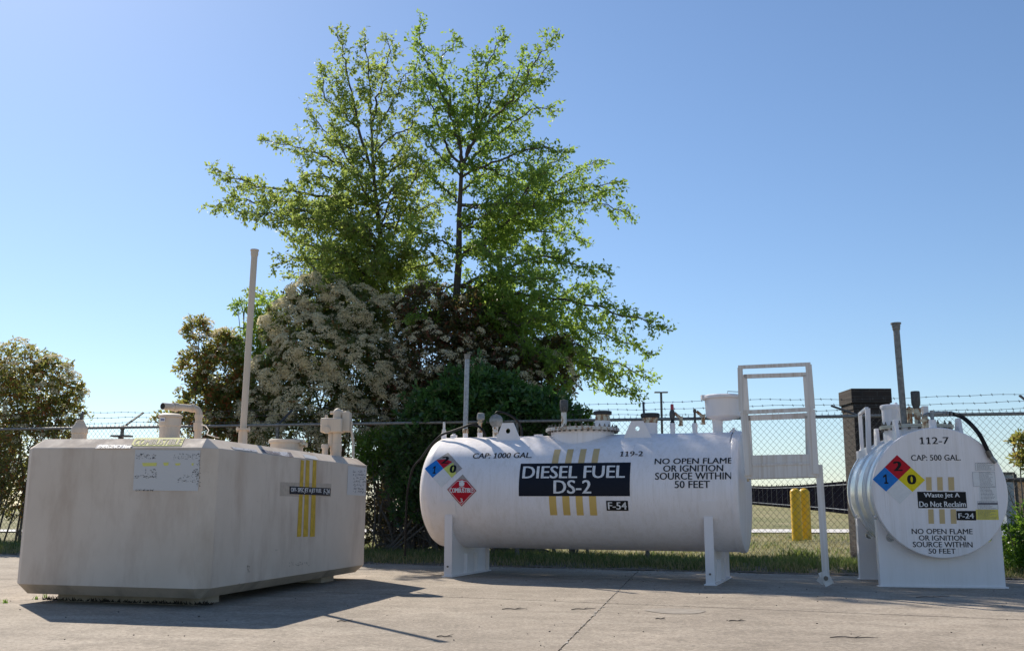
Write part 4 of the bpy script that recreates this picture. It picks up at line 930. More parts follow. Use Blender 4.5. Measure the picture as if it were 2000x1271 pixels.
txt('capacity_lettering', face, 'CAP: 500 GAL.', box5(548, 98, 1084, 160), waste, off=.002, bold=.01)
mb = MB()
for s_, b_ in (('NO OPEN FLAME', (555, 895, 1212, 952)), ('OR IGNITION', (633, 966, 1136, 1022)), ('SOURCE WITHIN', (568, 1035, 1212, 1094)), ('50 FEET', (737, 1108, 1030, 1163))): text(mb, face, s_, rect(face, *box5(*b_)), .002, .01)
mb.build('warning_lettering', M['ink'], waste, fix=False, smooth=False)
for x0, x1, x2, x3 in ((708, 768, 732, 795), (828, 888, 852, 915), (948, 1012, 974, 1038)):
    mb = MB(); mb.mi = 0; quadmesh(mb, face, [face.inv(*S5(x0 + 6, 482)), face.inv(*S5(x1 + 5, 482)), face.inv(*S5(x1, 338)), face.inv(*S5(x0, 338))], .002); mb.build('gold_stripe', M['gold_pale'], waste, fix=False, smooth=False); mb = MB(); quadmesh(mb, face, [face.inv(*S5(x2 + 6, 840)), face.inv(*S5(x3 + 2, 840)), face.inv(*S5(x3 - 5, 684)), face.inv(*S5(x2, 684))], .002)
    mb.build('gold_stripe', M['gold_pale'], waste, fix=False, smooth=False)
sg = quadmesh(MB(), face, [face.inv(*S5(628, 672)), face.inv(*S5(1153, 670)), face.inv(*S5(1138, 497)), face.inv(*S5(613, 495))], .003).build('contents_sign', M['blacklab'], waste, fix=False)
mb = MB(); text(mb, face, 'Waste Jet A', rect(face, *box5(686, 508, 1074, 570)), .0042, .02); text(mb, face, 'Do Not Reclaim', rect(face, *box5(636, 600, 1140, 660)), .0042, .02); mb.build('lettering', M['letter'], sg, fix=False, smooth=False)
sg = quadmesh(MB(), face, [face.inv(*S5(1043, 802)), face.inv(*S5(1252, 804)), face.inv(*S5(1248, 702)), face.inv(*S5(1037, 702))], .003).build('code_sign', M['blacklab'], waste, fix=False)
mb = MB(); text(mb, face, 'F-24', rect(face, *box5(1058, 728, 1226, 782)), .0042, .022); mb.build('lettering', M['letter'], sg, fix=False, smooth=False)
for k_, (b_, mt, rows, fr) in enumerate((((1243, 183, 1446, 270), 'sticker', 7, 1), ((1214, 283, 1457, 440), 'sticker', 14, 1), ((1285, 440, 1474, 598), 'sticker', 10, 0), ((1268, 598, 1486, 684), 'sticker', 8, 1), ((1250, 688, 1492, 798), 'yellow_sticker', 9, 0))):
    u0, v0, u1, v1 = rect(face, *box5(*b_)); st = label_obj('notice_sticker', face, (u0, v0, u1, v1), M[mt], waste, .002)
    mb = MB(); w_ = u1 - u0; h_ = v1 - v0; ind = .3 if k_ == 1 else .08
    for i in range(rows):
        y = v1 - h_ * (i + .7) / (rows + .6); L_ = w_ * (1 - ind - .08) * rng.uniform(.6, 1)
        x = u0 + ind * w_
        while x < u0 + ind * w_ + L_:
            l = rng.uniform(.006, .018); mb.add([face.map(x, y, .0032), face.map(x + l, y, .0032), face.map(x + l, y + h_ / rows * .3, .0032), face.map(x, y + h_ / rows * .3, .0032)], [(0, 1, 2, 3)]); x += l + .004
    if k_ == 3:
        mb.add([face.map(*p, .0032) for p in ((u0, v0 + h_ * .55), (u1, v0 + h_ * .55), (u1, v0 + h_ * .8), (u0, v0 + h_ * .8))], [(0, 1, 2, 3)])
    if fr:
        e = .0018
        for (a, b, c_, d) in ((u0, v0, u1, v0 + e), (u0, v1 - e, u1, v1), (u0, v0 + e, u0 + e, v1 - e), (u1 - e, v0 + e, u1, v1 - e)): mb.add([face.map(a, b, .0036), face.map(c_, b, .0036), face.map(c_, d, .0036), face.map(a, d, .0036)], [(0, 1, 2, 3)])
    mb.build('small_print', M['inkgrey'], st, fix=False, smooth=False)
# fittings on the waste tank
def fit3(x, prof, mat, name, s_, base=None, par=None, n=24, **kw): return stack_(name, M[mat], par or waste, x, ax3(s_)[1], prof, n, base=base, **kw)
cw = ax3(.72); Ym = cw[1]; zf = A(1790, 832.5, Ym - .2)[2]; xm = A(1789, 830, Ym)[0]
mb = MB(); mb.cyl((xm, Ym, T3c[2] + .3), (xm, Ym, zf), .33, None, 48); mw3 = mb.build('manway', M['white'], waste)
mb = MB(); mb.lathe([(.36, 0), (.375, .1), (.375, .42), (.362, .45), (.362, .55), (.375, .58), (.375, .95), (.36, 1)], (xm, Ym, zf - .014), (xm, Ym, zf + .02), 56); mb.build('manway_flange', M['cream_rust'] if False else rusty('cream_flange', (.66, .63, .52), (.3, .17, .07), .58, .68), mw3)
for i in range(22):
    mb = MB(); q = 2 * pi * (i + .5) / 22; p = np.array([xm + .348 * cos(q), Ym + .348 * sin(q), zf]); mb.lathe([(.015, 0), (.015, .22), (.007, .23), (.007, .58), (.014, .59), (.014, .76), (.007, .77), (.007, 1)], p - UP * .034, p + UP * .058, 8); mb.build('flange_bolt', M['bolt'], mw3)
ZF = zf + .015
fit3(1741, [(812, 35), (797.5, 36), (797, 36)], 'white', 'spill_bucket', 1.02, base=T3c[2] + .55, n=40); fit3(1740, [(799, 38), (796, 41), (792, 40), (790.5, 34), (790, 10)], 'white', 'bucket_lid', 1.02, n=40); fit3(1750, [(791, 7), (788, 6), (786, 4)], 'white', 'lid_knob', 1.02)
Yp = ax3(.55)[1]; p0, p1 = A(1766.5, 832, Yp), A(1750.5, 642, Yp)
mb = MB(); mb.cyl(p0, p1, .0335, None, 24); mb.build('vent_pipe', M['galv_dull'], waste)
dd = (p1 - p0) / np.linalg.norm(p1 - p0)
mb = MB(); mb.lathe([(.035, 0), (.041, .2), (.041, .45), (.045, .5), (.045, .8), (.055, .82), (.055, 1)], p1 - dd * .02, p1 + dd * .065, 24); mb.build('pipe_cap', M['galv_dull'], waste)
fit3(1777, [(815, 10), (800, 10), (799.5, 15), (797, 15), (796, 8), (793.5, 3)], 'cream_rust', 'rusty_plug_pipe', .62, base=ZF)
fit3(1792, [(815, 12), (808, 12), (807.5, 14.5), (798, 14.5), (797, 10)], 'cream_rust', 'gauge_pipe', .5, base=ZF); fit3(1789.5, [(798, 10), (794, 13), (788, 17), (766, 17.5), (764, 16), (763.4, 6)], 'dark_metal', 'clock_gauge', .5)
Yx = ax3(.55)[1]; a, b = A(1802.5, 813, Yx), A(1811, 793, Yx); mb = MB(); mb.box((a + b) / 2, (b[0] - a[0], .05, b[2] - a[2])); mb.build('relay_box', M['white_flat'], waste, smooth=False)
mb = MB(); a, b = A(1802, 810, Yx + .3), A(1770, 791, Yx + .3); mb.box((a + b) / 2, (.16, .1, .05)); mb.build('rear_cap', M['white_rail'], waste, bevel=.01)
zt = T3c[2] + R3 - .02
fit3(1807, [(828, 11), (824, 11), (823, 16), (819, 17), (817.5, 12), (813, 10)], 'cream_rust', 'rusty_valve', .25, base=zt)
fit3(1822, [(835, 16), (833, 14), (820, 14), (819.5, 11)], 'white_flat', 'valve_base', .14, base=zt); fit3(1821, [(820, 9), (818, 7), (802, 7.5), (801, 4)], 'grey_cast', 'valve_stub', .14)
Yc = ax3(.2)[1]
MB().tube([A(1803, 812, Yc), A(1812, 808, Yc), A(1832, 806, Yc), A(1847, 807, Yc)], .017, 12).build('pipe_arm', M['grey_cast'], waste)
for x in (1841, 1848, 1855): MB().cyl(A(x, 807.3, Yc), A(x + 4, 807.6, Yc), .026, None, 8).build('coupling_nut', M['grey_cast'], waste)
fo = lambda x, y: face.map(*face.inv(x, y), .03)
MB().tube(smoothpath([A(1850, 807.5, Yc), A(1862, 808.5, Yc), A(1878, 813.5, Yc - .1), A(1896, 828, Yc - .18), fo(1910, 847), fo(1920, 865), fo(1930, 886)]), .0215, 14).build('black_hose', M['rubber'], waste)
MB().tube([fo(1927, 880), fo(1933, 892)], .028, 12).build('hose_clamp', M['bolt'], waste); MB().tube([fo(1933, 892), fo(1943, 903)], .024, 12).build('hose_end', M['grey_cast'], waste)
def lug3(x0, x1, yb, yt, s_, lean=0):
    Y = ax3(s_)[1]; pb0, pb1 = A(x0, yb, Y), A(x1, yb, Y); wt = (pb1[0] - pb0[0]); H_ = A(x0, yt, Y)[2] - pb0[2]
    # a plate parallel to the tank axis, seen nearly edge-on
    c_ = (pb0 + pb1) / 2; hw = .11; th = .016
    pts = [(-hw, -.03), (hw, -.03), (hw * .45, H_), (-hw * .45, H_)]; hole = [(.028 * cos(q), H_ * .55 + .028 * sin(q)) for q in np.linspace(0, 2 * pi, 18, endpoint=False)]
    bm = bmesh.new(); ov = [bm.verts.new((p[0], p[1], 0)) for p in pts]; hv = [bm.verts.new((p[0], p[1], 0)) for p in hole]
    es = [bm.edges.new((ov[i], ov[(i + 1) % 4])) for i in range(4)] + [bm.edges.new((hv[i], hv[(i + 1) % 18])) for i in range(18)]
    bmesh.ops.triangle_fill(bm, use_beauty=True, edges=es, normal=(0, 0, 1)); bm.verts.index_update(); flat = [v.co.copy() for v in bm.verts]; tr = [tuple(v.index for v in f.verts) for f in bm.faces]; bm.free()
    W3 = lambda p, o: c_ + A3 * p[0] + UP * p[1] + E3 * o; mb = MB()
    mb.add([W3(p, -th) for p in flat], tr); mb.add([W3(p, th) for p in flat], tr)
    for lp in (pts, hole): m_ = len(lp); mb.add([W3(p, -th) for p in lp] + [W3(p, th) for p in lp], [(i, (i + 1) % m_, m_ + (i + 1) % m_, m_ + i) for i in range(m_)])
    mb.build('lifting_lug', M['white_flat'], waste, smooth=False)
lug3(1745, 1756, 858, 819, .3); lug3(1708, 1719, 872, 837, 1.25); lug3(1866, 1880, 845, 817, .35)
# small guard gate on the far left of the waste tank
g3 = empty('guard_gate', (A(1690, 800, 11.4)[0], 11.4, gz(4)), 'small white guard frame standing behind the waste tank left shoulder', 'guard rail')
Yg1, Yg2 = 11.75, 11.35
mb = MB(); a, b = A(1679.5, 900, Yg1), A(1679.5, 808, Yg1); a[0] = b[0]; mb.bar(a, b, .035, .03); mb.build('rear_post', M['white_flat'], g3, smooth=False)
mb = MB(); a, b = A(1697, 885, Yg2), A(1694.5, 797, Yg2); mb.bar(a, b, .05, .03); mb.build('front_post', M['white_flat'], g3, smooth=False)
mb = MB(); mb.bar(A(1679, 808.5, Yg1), A(1693, 797, Yg2), .035, .03); mb.bar(A(1681, 880, Yg1), A(1696, 875, Yg2), .03, .03); mb.build('cross_rail', M['white_flat'], g3, smooth=False)
mb = MB(); a = A(1689, 900, 11.55); mb.bar(np.array([a[0], 11.55, T3c[2] + .35]), np.array([a[0], 11.55, a[2] + .12]), .05, .4); mb.build('mount_plate', M['white_flat'], g3, smooth=False)

# ------------------------------------------------------------------ chain link fence
fence = empty('chain_link_fence', (-1, fenceY(-1), gz(-1)), 'chain link fence with steel top rail and three strands of barbed wire', 'fence')
FX0, FX1 = -13.5, 10.
def railz(X): return 1.95 - SLOPE * X
def fp_(X, z, off=0.): return np.array([X, fenceY(X) + off, z])
MB().tube([fp_(X, railz(X)) for X in np.linspace(FX0, FX1, 24)], .021, 12).build('top_rail', M['galv_dull'], fence)
mb = MB(); pitch = .0395; Lf = FX1 - FX0; n = int(Lf / pitch / FD[0]); dx = Lf / n; cell = .088
def zigzag():
    # every wire is a zigzag column; neighbours hook at the crossings
    zb = -.0; rows = int(1.93 / (cell / 2)); V = []; Q = []; r = .0027
    k = 0
    for i in range(n):
        X = FX0 + i * dx + dx / 2; zt = railz(X) + .035
        path = []
        for j in range(rows + 1):
            s_ = 1 if (j + i) % 2 else -1; path.append((X + s_ * dx / 2 * 1.02, zt - j * cell / 2))
        path = np.array(path); P3 = np.stack([path[:, 0], FA[1] + (path[:, 0] - FA[0]) * FD[1] / FD[0] + np.where((np.arange(len(path)) + i) % 2, .003, -.003), path[:, 1]], -1)
        for o_ in ((0, -r, r * .6), (0, r, r * .6), (0, 0, -r)):
            V.append(P3 + np.array(o_))
        m = len(P3); a = k + np.arange(m - 1)
        for s0, s1 in ((0, 1), (1, 2), (2, 0)):
            Q.append(np.stack([a + s0 * m, a + 1 + s0 * m, a + 1 + s1 * m, a + s1 * m], -1))
        k += 3 * m
    return np.concatenate(V), np.concatenate(Q)
V, Q = zigzag(); raw_mesh('wire_mesh', V, Q, None, M['wire'], fence)
# twisted wire ends above the rail
mb = MB()
for i in range(0, n, 2):
    X = FX0 + i * dx; z = railz(X)
    mb.tube([fp_(X, z - .01, -.022), fp_(X, z + .03, -.01), fp_(X + .004, z + .06)], .0022, 4)
mb.build('wire_barb_ends', M['wire'], fence, smooth=False, kind='stuff')
def fpost(x, kind):
    X = A(x, 815, 14)[0]
    for _ in range(5): X = A(x, 815, fenceY(X))[0]
    z0 = float(tz(np.array(X), np.array(fenceY(X)))) - .02
    o = MB().cyl(fp_(X, z0, .035), fp_(X, railz(X) + .0, .035), .028, None, 16).build('fence_post', M['galv_dull'], fence)
    MB().lathe([(.036, 0), (.036, .6), (.02, 1)], fp_(X, railz(X) - .03, .035), fp_(X, railz(X) + .035, .035), 14).build('post_cap', M['galv_dull'], o)
    a = fp_(X, railz(X) - .0, .035); b = a + np.array(kind); mb = MB(); mb.bar(a, b, .03, .018); mb.build('barbed_wire_arm', M['dark_metal'], o, smooth=False)
    return X
arms = {-12: 0}
pxs = [(-60, (.14, .33, .26)), (239, (.20, .33, .27)), (542, (.14, .33, .26)), (1010, (.08, .33, .26)), (1259, (.03, .30, .27)), (1683, (-.27, .33, .17)), (2040, (-.1, .33, .26))]
for x, kd in pxs: fpost(x, kd)
for k_, (dz, dy) in enumerate(((.075, .09), (.165, .2), (.262, .31))):
    mb = MB(); pts = []; xs_ = np.linspace(FX0, FX1, 190)
    for i, X in enumerate(xs_): pts.append(fp_(X, railz(X) + dz + .012 * sin(X * 1.9 + k_) + .004 * sin(X * 9 + k_), dy))
    for i in range(len(pts) - 1):
        pass
    mb.tube(pts, .0028, 5)
    for i, X in enumerate(np.arange(FX0, FX1, .127)):
        p = fp_(X, railz(X) + dz + .012 * sin(X * 1.9 + k_) + .004 * sin(X * 9 + k_), dy); q = rng.uniform(0, pi)
        d = np.array([.3 * cos(q), .3, 1]) * .018; mb.tube([p - d, p + d], .0016, 4); d = np.array([.5, -.3, -sin(q)]) * .018; mb.tube([p - d, p + d], .0016, 4)
        mb.cyl(p - np.array([.009, 0, 0]), p + np.array([.009, 0, 0]), .0052, None, 6)
    mb.build('barbed_wire', M['wire'], fence, smooth=False)
# mid rail and second post on the right
MB().tube([A(1940, 937, 12.9), A(2060, 937.5, 12.6)], .024, 12).build('mid_rail', M['dark_metal'], fence)
MB().tube([np.array([A(1983, 937, 13.2)[0], 13.2, gz(6)]), np.array([A(1983, 937, 13.2)[0], 13.2, A(1983, 925, 13.2)[2]])], .022, 12).build('brace_post', M['dark_metal'], fence)

# ------------------------------------------------------------------ brick pillar, bollards, screen fence, lamp, building
Yp = 14.05; a = A(1668, 800, Yp); b = A(1738, 757, Yp); w_ = .50; xc = (A(1666, 757, Yp)[0] + A(1736, 757, Yp)[0]) / 2; zt = A(1700, 757, Yp)[2]
pil = empty('brick_pillar', (xc, Yp + .28, 0), 'dark brick gate pillar behind the fence beside the waste tank', 'pillar')
mb = MB(); mb.box((xc, Yp + .27, (zt - .3) / 2), (w_, w_, zt - .3 + .0)); mb.build('shaft', M['brick'], pil, smooth=False, bevel=.004)
mb = MB(); mb.box((xc, Yp + .27, zt - .3 + .045), (w_ + .02, w_ + .02, .09)); mb.box((xc, Yp + .27, zt - .3 + .19), (w_ + .06, w_ + .06, .2)); mb.build('cap', M['brick'], pil, smooth=False, bevel=.006)
for x, yb, w_, Y, lb in ((1557, 1048, 20, 24.6, 'left one of two thick yellow bollards standing in the field'), (1574, 1045, 21, 25.4, 'right one of two thick yellow bollards standing in the field')):
    p = A(x, yb, Y); X = A(x, 1040, Y)[0]; z0 = float(tz(np.array(X), np.array(Y))); zt = A(x, 953, Y)[2]; r = rpx(w_, Y); H_ = zt - z0
    bo = MB().lathe([(r, 0), (r, (H_ - r * .8) / H_)] + [(r * cos(q), (H_ - r * .8 + r * .8 * sin(q)) / H_) for q in np.linspace(.2, pi / 2 - .02, 8)], (X, Y, z0), (X, Y, zt), 28).build('bollard', M['yellow_bollard'], label=lb, cat='bollard', group='yellow bollards in the field')
# black screen fence along the rise
sf = empty('screen_fence', (12, 58, .5), 'long fence covered in black windscreen cloth across the field', 'fence')
sp_ = []
for x, yt, yb, Y in ((1380, 947, 981, 98), (1461, 948, 983, 94), (1500, 949, 986, 84), (1560, 947, 993, 72), (1620, 942, 998, 62), (1665, 938, 1003, 55), (1760, 925, 1012, 47), (1900, 905, 1025, 40)):
    X = A(x, yt, Y)[0]; sp_.append((X, Y, float(tz(np.array(X), np.array(Y))) - .05, A(x, yt, Y)[2]))
mb = MB()
for (x0, y0, z0, t0), (x1, y1, z1, t1) in zip(sp_[:-1], sp_[1:]): mb.prism([(x0, y0, z0), (x1, y1, z1), (x1, y1, t1), (x0, y0, t0)], (0, .04, 0))
mb.build('windscreen_cloth', M['screen'], sf, smooth=False)
mb2 = MB()
for (x0, y0, z0, t0), (x1, y1, z1, t1) in zip(sp_[:-1], sp_[1:]):
    for f_ in (.14, .90): mb2.tube([(x0, y0 - .05, z0 + (t0 - z0) * f_), (x1, y1 - .05, z1 + (t1 - z1) * f_)], .03, 6)
mb2.build('fence_rail', plain('screen_rail', (.16, .17, .19), .5), sf)
for x in (1474, 1483, 1491, 1500, 1508, 1518, 1529, 1540, 1551, 1565, 1578, 1593, 1627, 1649, 1690, 1740, 1800):
    for (x0, y0, z0, t0), (x1, y1, z1, t1), in zip(sp_[:-1], sp_[1:]):
        for t_ in np.linspace(0, 1, 60):
            X, Y = x0 + (x1 - x0) * t_, y0 + (y1 - y0) * t_; xx = 1000 + F * X / (Y * cos(PITCH) + .5 * sin(PITCH))
            if abs(xx - x) < 1.2:
                zt_ = t0 + (t1 - t0) * t_; MB().cyl((X, Y - .08, z0), (X, Y - .08, zt_ + .10), .035, None, 8).build('fence_post', M['dark_metal'], sf); break
        else: continue
        break
Y = 44.; X = A(1292, 800, Y)[0]; lp = empty('lamp_post', (X, Y, 0), 'tall dark lamp post with twin flat heads beyond the fence', 'street lamp')
MB().cyl((X, Y, 0), A(1291.5, 765, Y) * np.array([0, 1, 1]) + np.array([X, 0, 0]), .055, .05, 12).build('pole', M['dark_metal'], lp)
zt = A(1292, 765.5, Y)[2]
for s_ in (-1, 1): mb = MB(); mb.box((X + s_ * .17, Y, zt - .01), (.24, .2, .05)); mb.build('lamp_head', M['galv_dull'], lp, smooth=False)
Y = 30.; bx_ = empty('peach_building', (A(1995, 960, Y)[0] + 2, Y + 3, 0), 'low peach walled building at the right edge of the photo', 'building')
x0 = A(1984, 960, Y)[0]; MB().box((x0 + 3, Y + 2, A(1990, 940, Y)[2] / 2), (6, 4, A(1990, 940, Y)[2])).build('wall', M['peach'], bx_, smooth=False)
MB().box((x0 + 3, Y + 2, A(1990, 940, Y)[2] + .06), (6.3, 4.3, .12)).build('roof', M['galv_dull'], bx_, smooth=False)
Y = 27.; x0, x1 = A(1962, 960, Y)[0], A(1981, 960, Y)[0]; bx_ = empty('grey_shed', ((x0 + x1) / 2, Y + .5, 0), 'blue grey metal cabinet in front of the peach building', 'cabinet')
MB().box(((x0 + x1) / 2, Y + .4, A(1970, 926, Y)[2] / 2), (x1 - x0, .8, A(1970, 926, Y)[2])).build('casing', plain('blue_grey_metal', (.24, .28, .34), .5), bx_, smooth=False)
MB().box(((x0 + x1) / 2, Y + .4, A(1970, 926, Y)[2] + .03), (x1 - x0 + .08, .9, .06)).build('lid', M['dark_metal'], bx_, smooth=False)
# ------------------------------------------------------------------ trees and shrubs
def leafcloud(P, Dm, L, Wd, fold=.25):
    """P base points, Dm unit directions, L lengths, Wd widths -> kite leaves of two quads' worth of area (one quad each)"""
    n = len(P); rnd = rng.normal(size=(n, 3)); S = np.cross(Dm, rnd); S /= np.linalg.norm(S, axis=1)[:, None] + 1e-9
    Nn = np.cross(Dm, S)
    L = L[:, None]; Wd = Wd[:, None]; mid = P + Dm * L * .55 + Nn * L * .08
    V = np.stack([P, mid + S * Wd / 2, P + Dm * L, mid - S * Wd / 2], 1).reshape(-1, 3)
    k = np.arange(n) * 4; return V, np.stack([k, k + 1, k + 2, k + 3], -1)
def unit(a): return a / (np.linalg.norm(a, axis=-1, keepdims=True) + 1e-9)

def tree(name, label, Yt, trunk, limbs, lmat, seed, dens=1., lsize=.074, sub=1.0):
    """trunk: pixel path with depths; limbs: pixel polylines with a depth run at the tip"""
    global rng
    rng = np.random.default_rng(seed)
    base = at(trunk[0][0], trunk[0][1], Yt)
    root = empty(name, (base[0], Yt, gz(base[0])), label, 'tree')
    wood = MB(); LP = []; LD = []
    tp = [np.array([base[0], Yt, gz(base[0]) - .05])] + [at(x, y, Yt + dy) for x, y, dy, r in trunk]; tr = [trunk[0][3] * 1.25] + [q[3] for q in trunk]
    wood.tube(tp, tr, 12)
    trunk_o = wood.build('trunk', M['bark'], root)
    br = MB()
    more = []
    for (pts, dz) in limbs:
        ln = abs(pts[-1][0] - pts[0][0]) + abs(pts[-1][1] - pts[0][1])
        if ln > 150 and pts[0][1] > 360 and pts[-1][1] > 250 and rng.uniform() < (.4 if seed == 11 else .65):
            k_ = rng.uniform(.5, .66); x0, y0 = pts[0]
            more.append(([(x0 + (x - x0) * k_, y0 + (y - y0) * k_ + (i > 0) * rng.uniform(-16, 22)) for i, (x, y) in enumerate(pts)], (-1.4 if dz > 0 else 1.4) * rng.uniform(.7, 1.2)))
    for (pts, dz) in limbs + more:
        m = len(pts); P3 = []
        for i, (x, y) in enumerate(pts):
            t = i / (m - 1); P3.append(at(x, y, Yt + dz * t))
        path = smoothpath(P3, 7); path = [p + rng.normal(0, .018, 3) for p in path]; seg = np.array(path); ds = np.linalg.norm(np.diff(seg, axis=0), axis=1); cum = np.concatenate([[0], np.cumsum(ds)]); Lt = cum[-1]
        r0 = .006 + .0068 * Lt; rad = [max(.004, r0 * (1 - c / Lt) ** .8 + .003) for c in cum]
        br.tube(path, rad, 6)
        # side shoots, alternating, shortening to the tip
        ns = int(Lt / .09 * sub); 
        for k in range(ns):
            f = .10 + .90 * (k + rng.uniform(0, .8)) / ns; s_ = f * Lt; j = min(len(ds) - 1, np.searchsorted(cum, s_) - 1); j = max(j, 0)
            p = seg[j] + (seg[j + 1] - seg[j]) * (s_ - cum[j]) / ds[j]; d = unit(seg[j + 1] - seg[j])
            q = unit(np.cross(d, rng.normal(size=3))); q[2] *= .38; q = unit(q)
            dirn = unit(d * rng.uniform(.5, 1.0) + q * rng.uniform(.6, 1.1) + np.array([0, 0, rng.uniform(-.25, .12)]))
            Ls = (.13 + .235 * Lt * (1 - f) ** .75) * rng.uniform(.55, 1.2); Ls = min(Ls, 1.1) * (.9 if pts[-1][1] < 240 else 1.)
            tw = [p]; dd = dirn.copy(); nst = 5
            for _ in range(nst): dd = unit(dd + rng.normal(0, .16, 3) + np.array([0, 0, -.03])); tw.append(tw[-1] + dd * Ls / nst)
            br.tube(tw, [.005, .004, .0034, .0028, .0022, .0018], 4, False)
            # twiglets with leaves
            nt_ = max(3, int(Ls / .05 * dens))
            for _ in range(nt_):
                g = rng.uniform(.1, 1.); a = g * nst; i0 = min(nst - 1, int(a)); pp = tw[i0] + (tw[i0 + 1] - tw[i0]) * (a - i0); dl = unit(tw[i0 + 1] - tw[i0])
                td = unit(dl * .6 + unit(rng.normal(size=3)) * .9); tl = rng.uniform(.05, .2)
                nl = int(rng.integers(4, 8)); 
                for c in range(nl): LP.append(pp + td * tl * (c + .5) / nl); LD.append(td * .55 + rng.normal(0, .62, 3) + np.array([0, 0, -.12]))
        # leaves at the tip itself
        for _ in range(14): LP.append(seg[-1] - unit(seg[-1] - seg[-3]) * rng.uniform(0, .25)); LD.append(unit(seg[-1] - seg[-3]) + rng.normal(0, .5, 3))
    br.build('branches', M['bark'], root, smooth=False, fix=False)
    LP = np.array(LP); LD = unit(np.array(LD)); n = len(LP); L = rng.uniform(.7, 1.25, n) * lsize
    V, Q = leafcloud(LP, LD, L, L * rng.uniform(.4, .56, n)); raw_mesh('crown', V, Q, None, lmat, root)
    print(name, 'leaves', n); return root

tree('willow_oak', 'tall bright green oak with the bare dark trunk rising right of the flowering shrub', 17.2,
     [(893, 760, 0, .085), (893, 690, 0, .074), (890, 600, 0, .068), (896, 510, 0, .058), (897, 420, 0, .044), (901, 340, 0, .034), (905, 320, 0, .028)],
     [([(902, 325), (893, 270), (872, 200), (845, 150), (823, 90), (820, 40)], -.3), ([(904, 322), (890, 240), (868, 160), (866, 110), (900, 72)], .5), ([(905, 320), (925, 270), (935, 200), (955, 125), (985, 58)], .3), ([(905, 320), (935, 260), (1000, 195), (1042, 125), (1088, 65)], -.6),
      ([(935, 200), (930, 140), (925, 95)], .3), ([(955, 230), (1010, 150), (1020, 95)], .6), ([(990, 210), (1050, 160), (1075, 120)], -.2), ([(930, 260), (960, 190), (975, 130)], -.7), ([(1010, 410), (1060, 330), (1110, 300)], .4), ([(905, 320), (950, 330), (1010, 350), (1070, 340)], -.3), ([(905, 330), (940, 290), (990, 250), (1040, 213), (1092, 218)], .9),
      ([(901, 345), (960, 320), (1030, 292), (1108, 297)], -.9), ([(898, 400), (960, 400), (1060, 398), (1160, 395), (1236, 424)], .4), ([(897, 500), (940, 478), (1010, 420), (1100, 378), (1218, 352)], -.5),
      ([(1010, 420), (1090, 352), (1178, 312)], 1.2), ([(897, 440), (990, 450), (1080, 452), (1145, 472)], 1.4), ([(894, 560), (960, 535), (1060, 500), (1130, 518), (1190, 530)], -1.0),
      ([(896, 505), (950, 470), (1010, 480), (1090, 510)], 1.6), ([(893, 600), (1000, 575), (1100, 585), (1200, 608), (1308, 643)], -1.2), ([(893, 605), (1000, 615), (1120, 640), (1200, 662), (1278, 692)], .6),
      ([(893, 620), (1000, 640), (1100, 690), (1190, 735), (1252, 780)], -.6), ([(1050, 665), (1140, 695), (1210, 712), (1270, 745)], .9), ([(893, 600), (960, 590), (1050, 610), (1120, 560), (1180, 570)], 1.8),
      ([(893, 640), (980, 660), (1050, 700), (1110, 760)], -1.3), ([(893, 580), (960, 545), (1020, 540), (1090, 545)], -1.9), ([(893, 630), (1010, 655), (1130, 710), (1200, 770)], 1.5),
      ([(897, 500), (850, 462), (800, 440)], -1.0), ([(898, 400), (868, 368), (820, 330)], .9), ([(901, 345), (858, 305), (818, 245)], -.6), ([(894, 560), (835, 555), (780, 520)], 1.), ([(902, 330), (870, 280), (835, 190), (812, 150)], .7),
      ([(898, 380), (930, 350), (975, 330), (1020, 345)], 1.3), ([(896, 450), (930, 430), (970, 400), (1010, 370)], -1.5), ([(893, 640), (850, 620), (800, 620)], -1.2)],
     M['oak'], 11, 1.1)
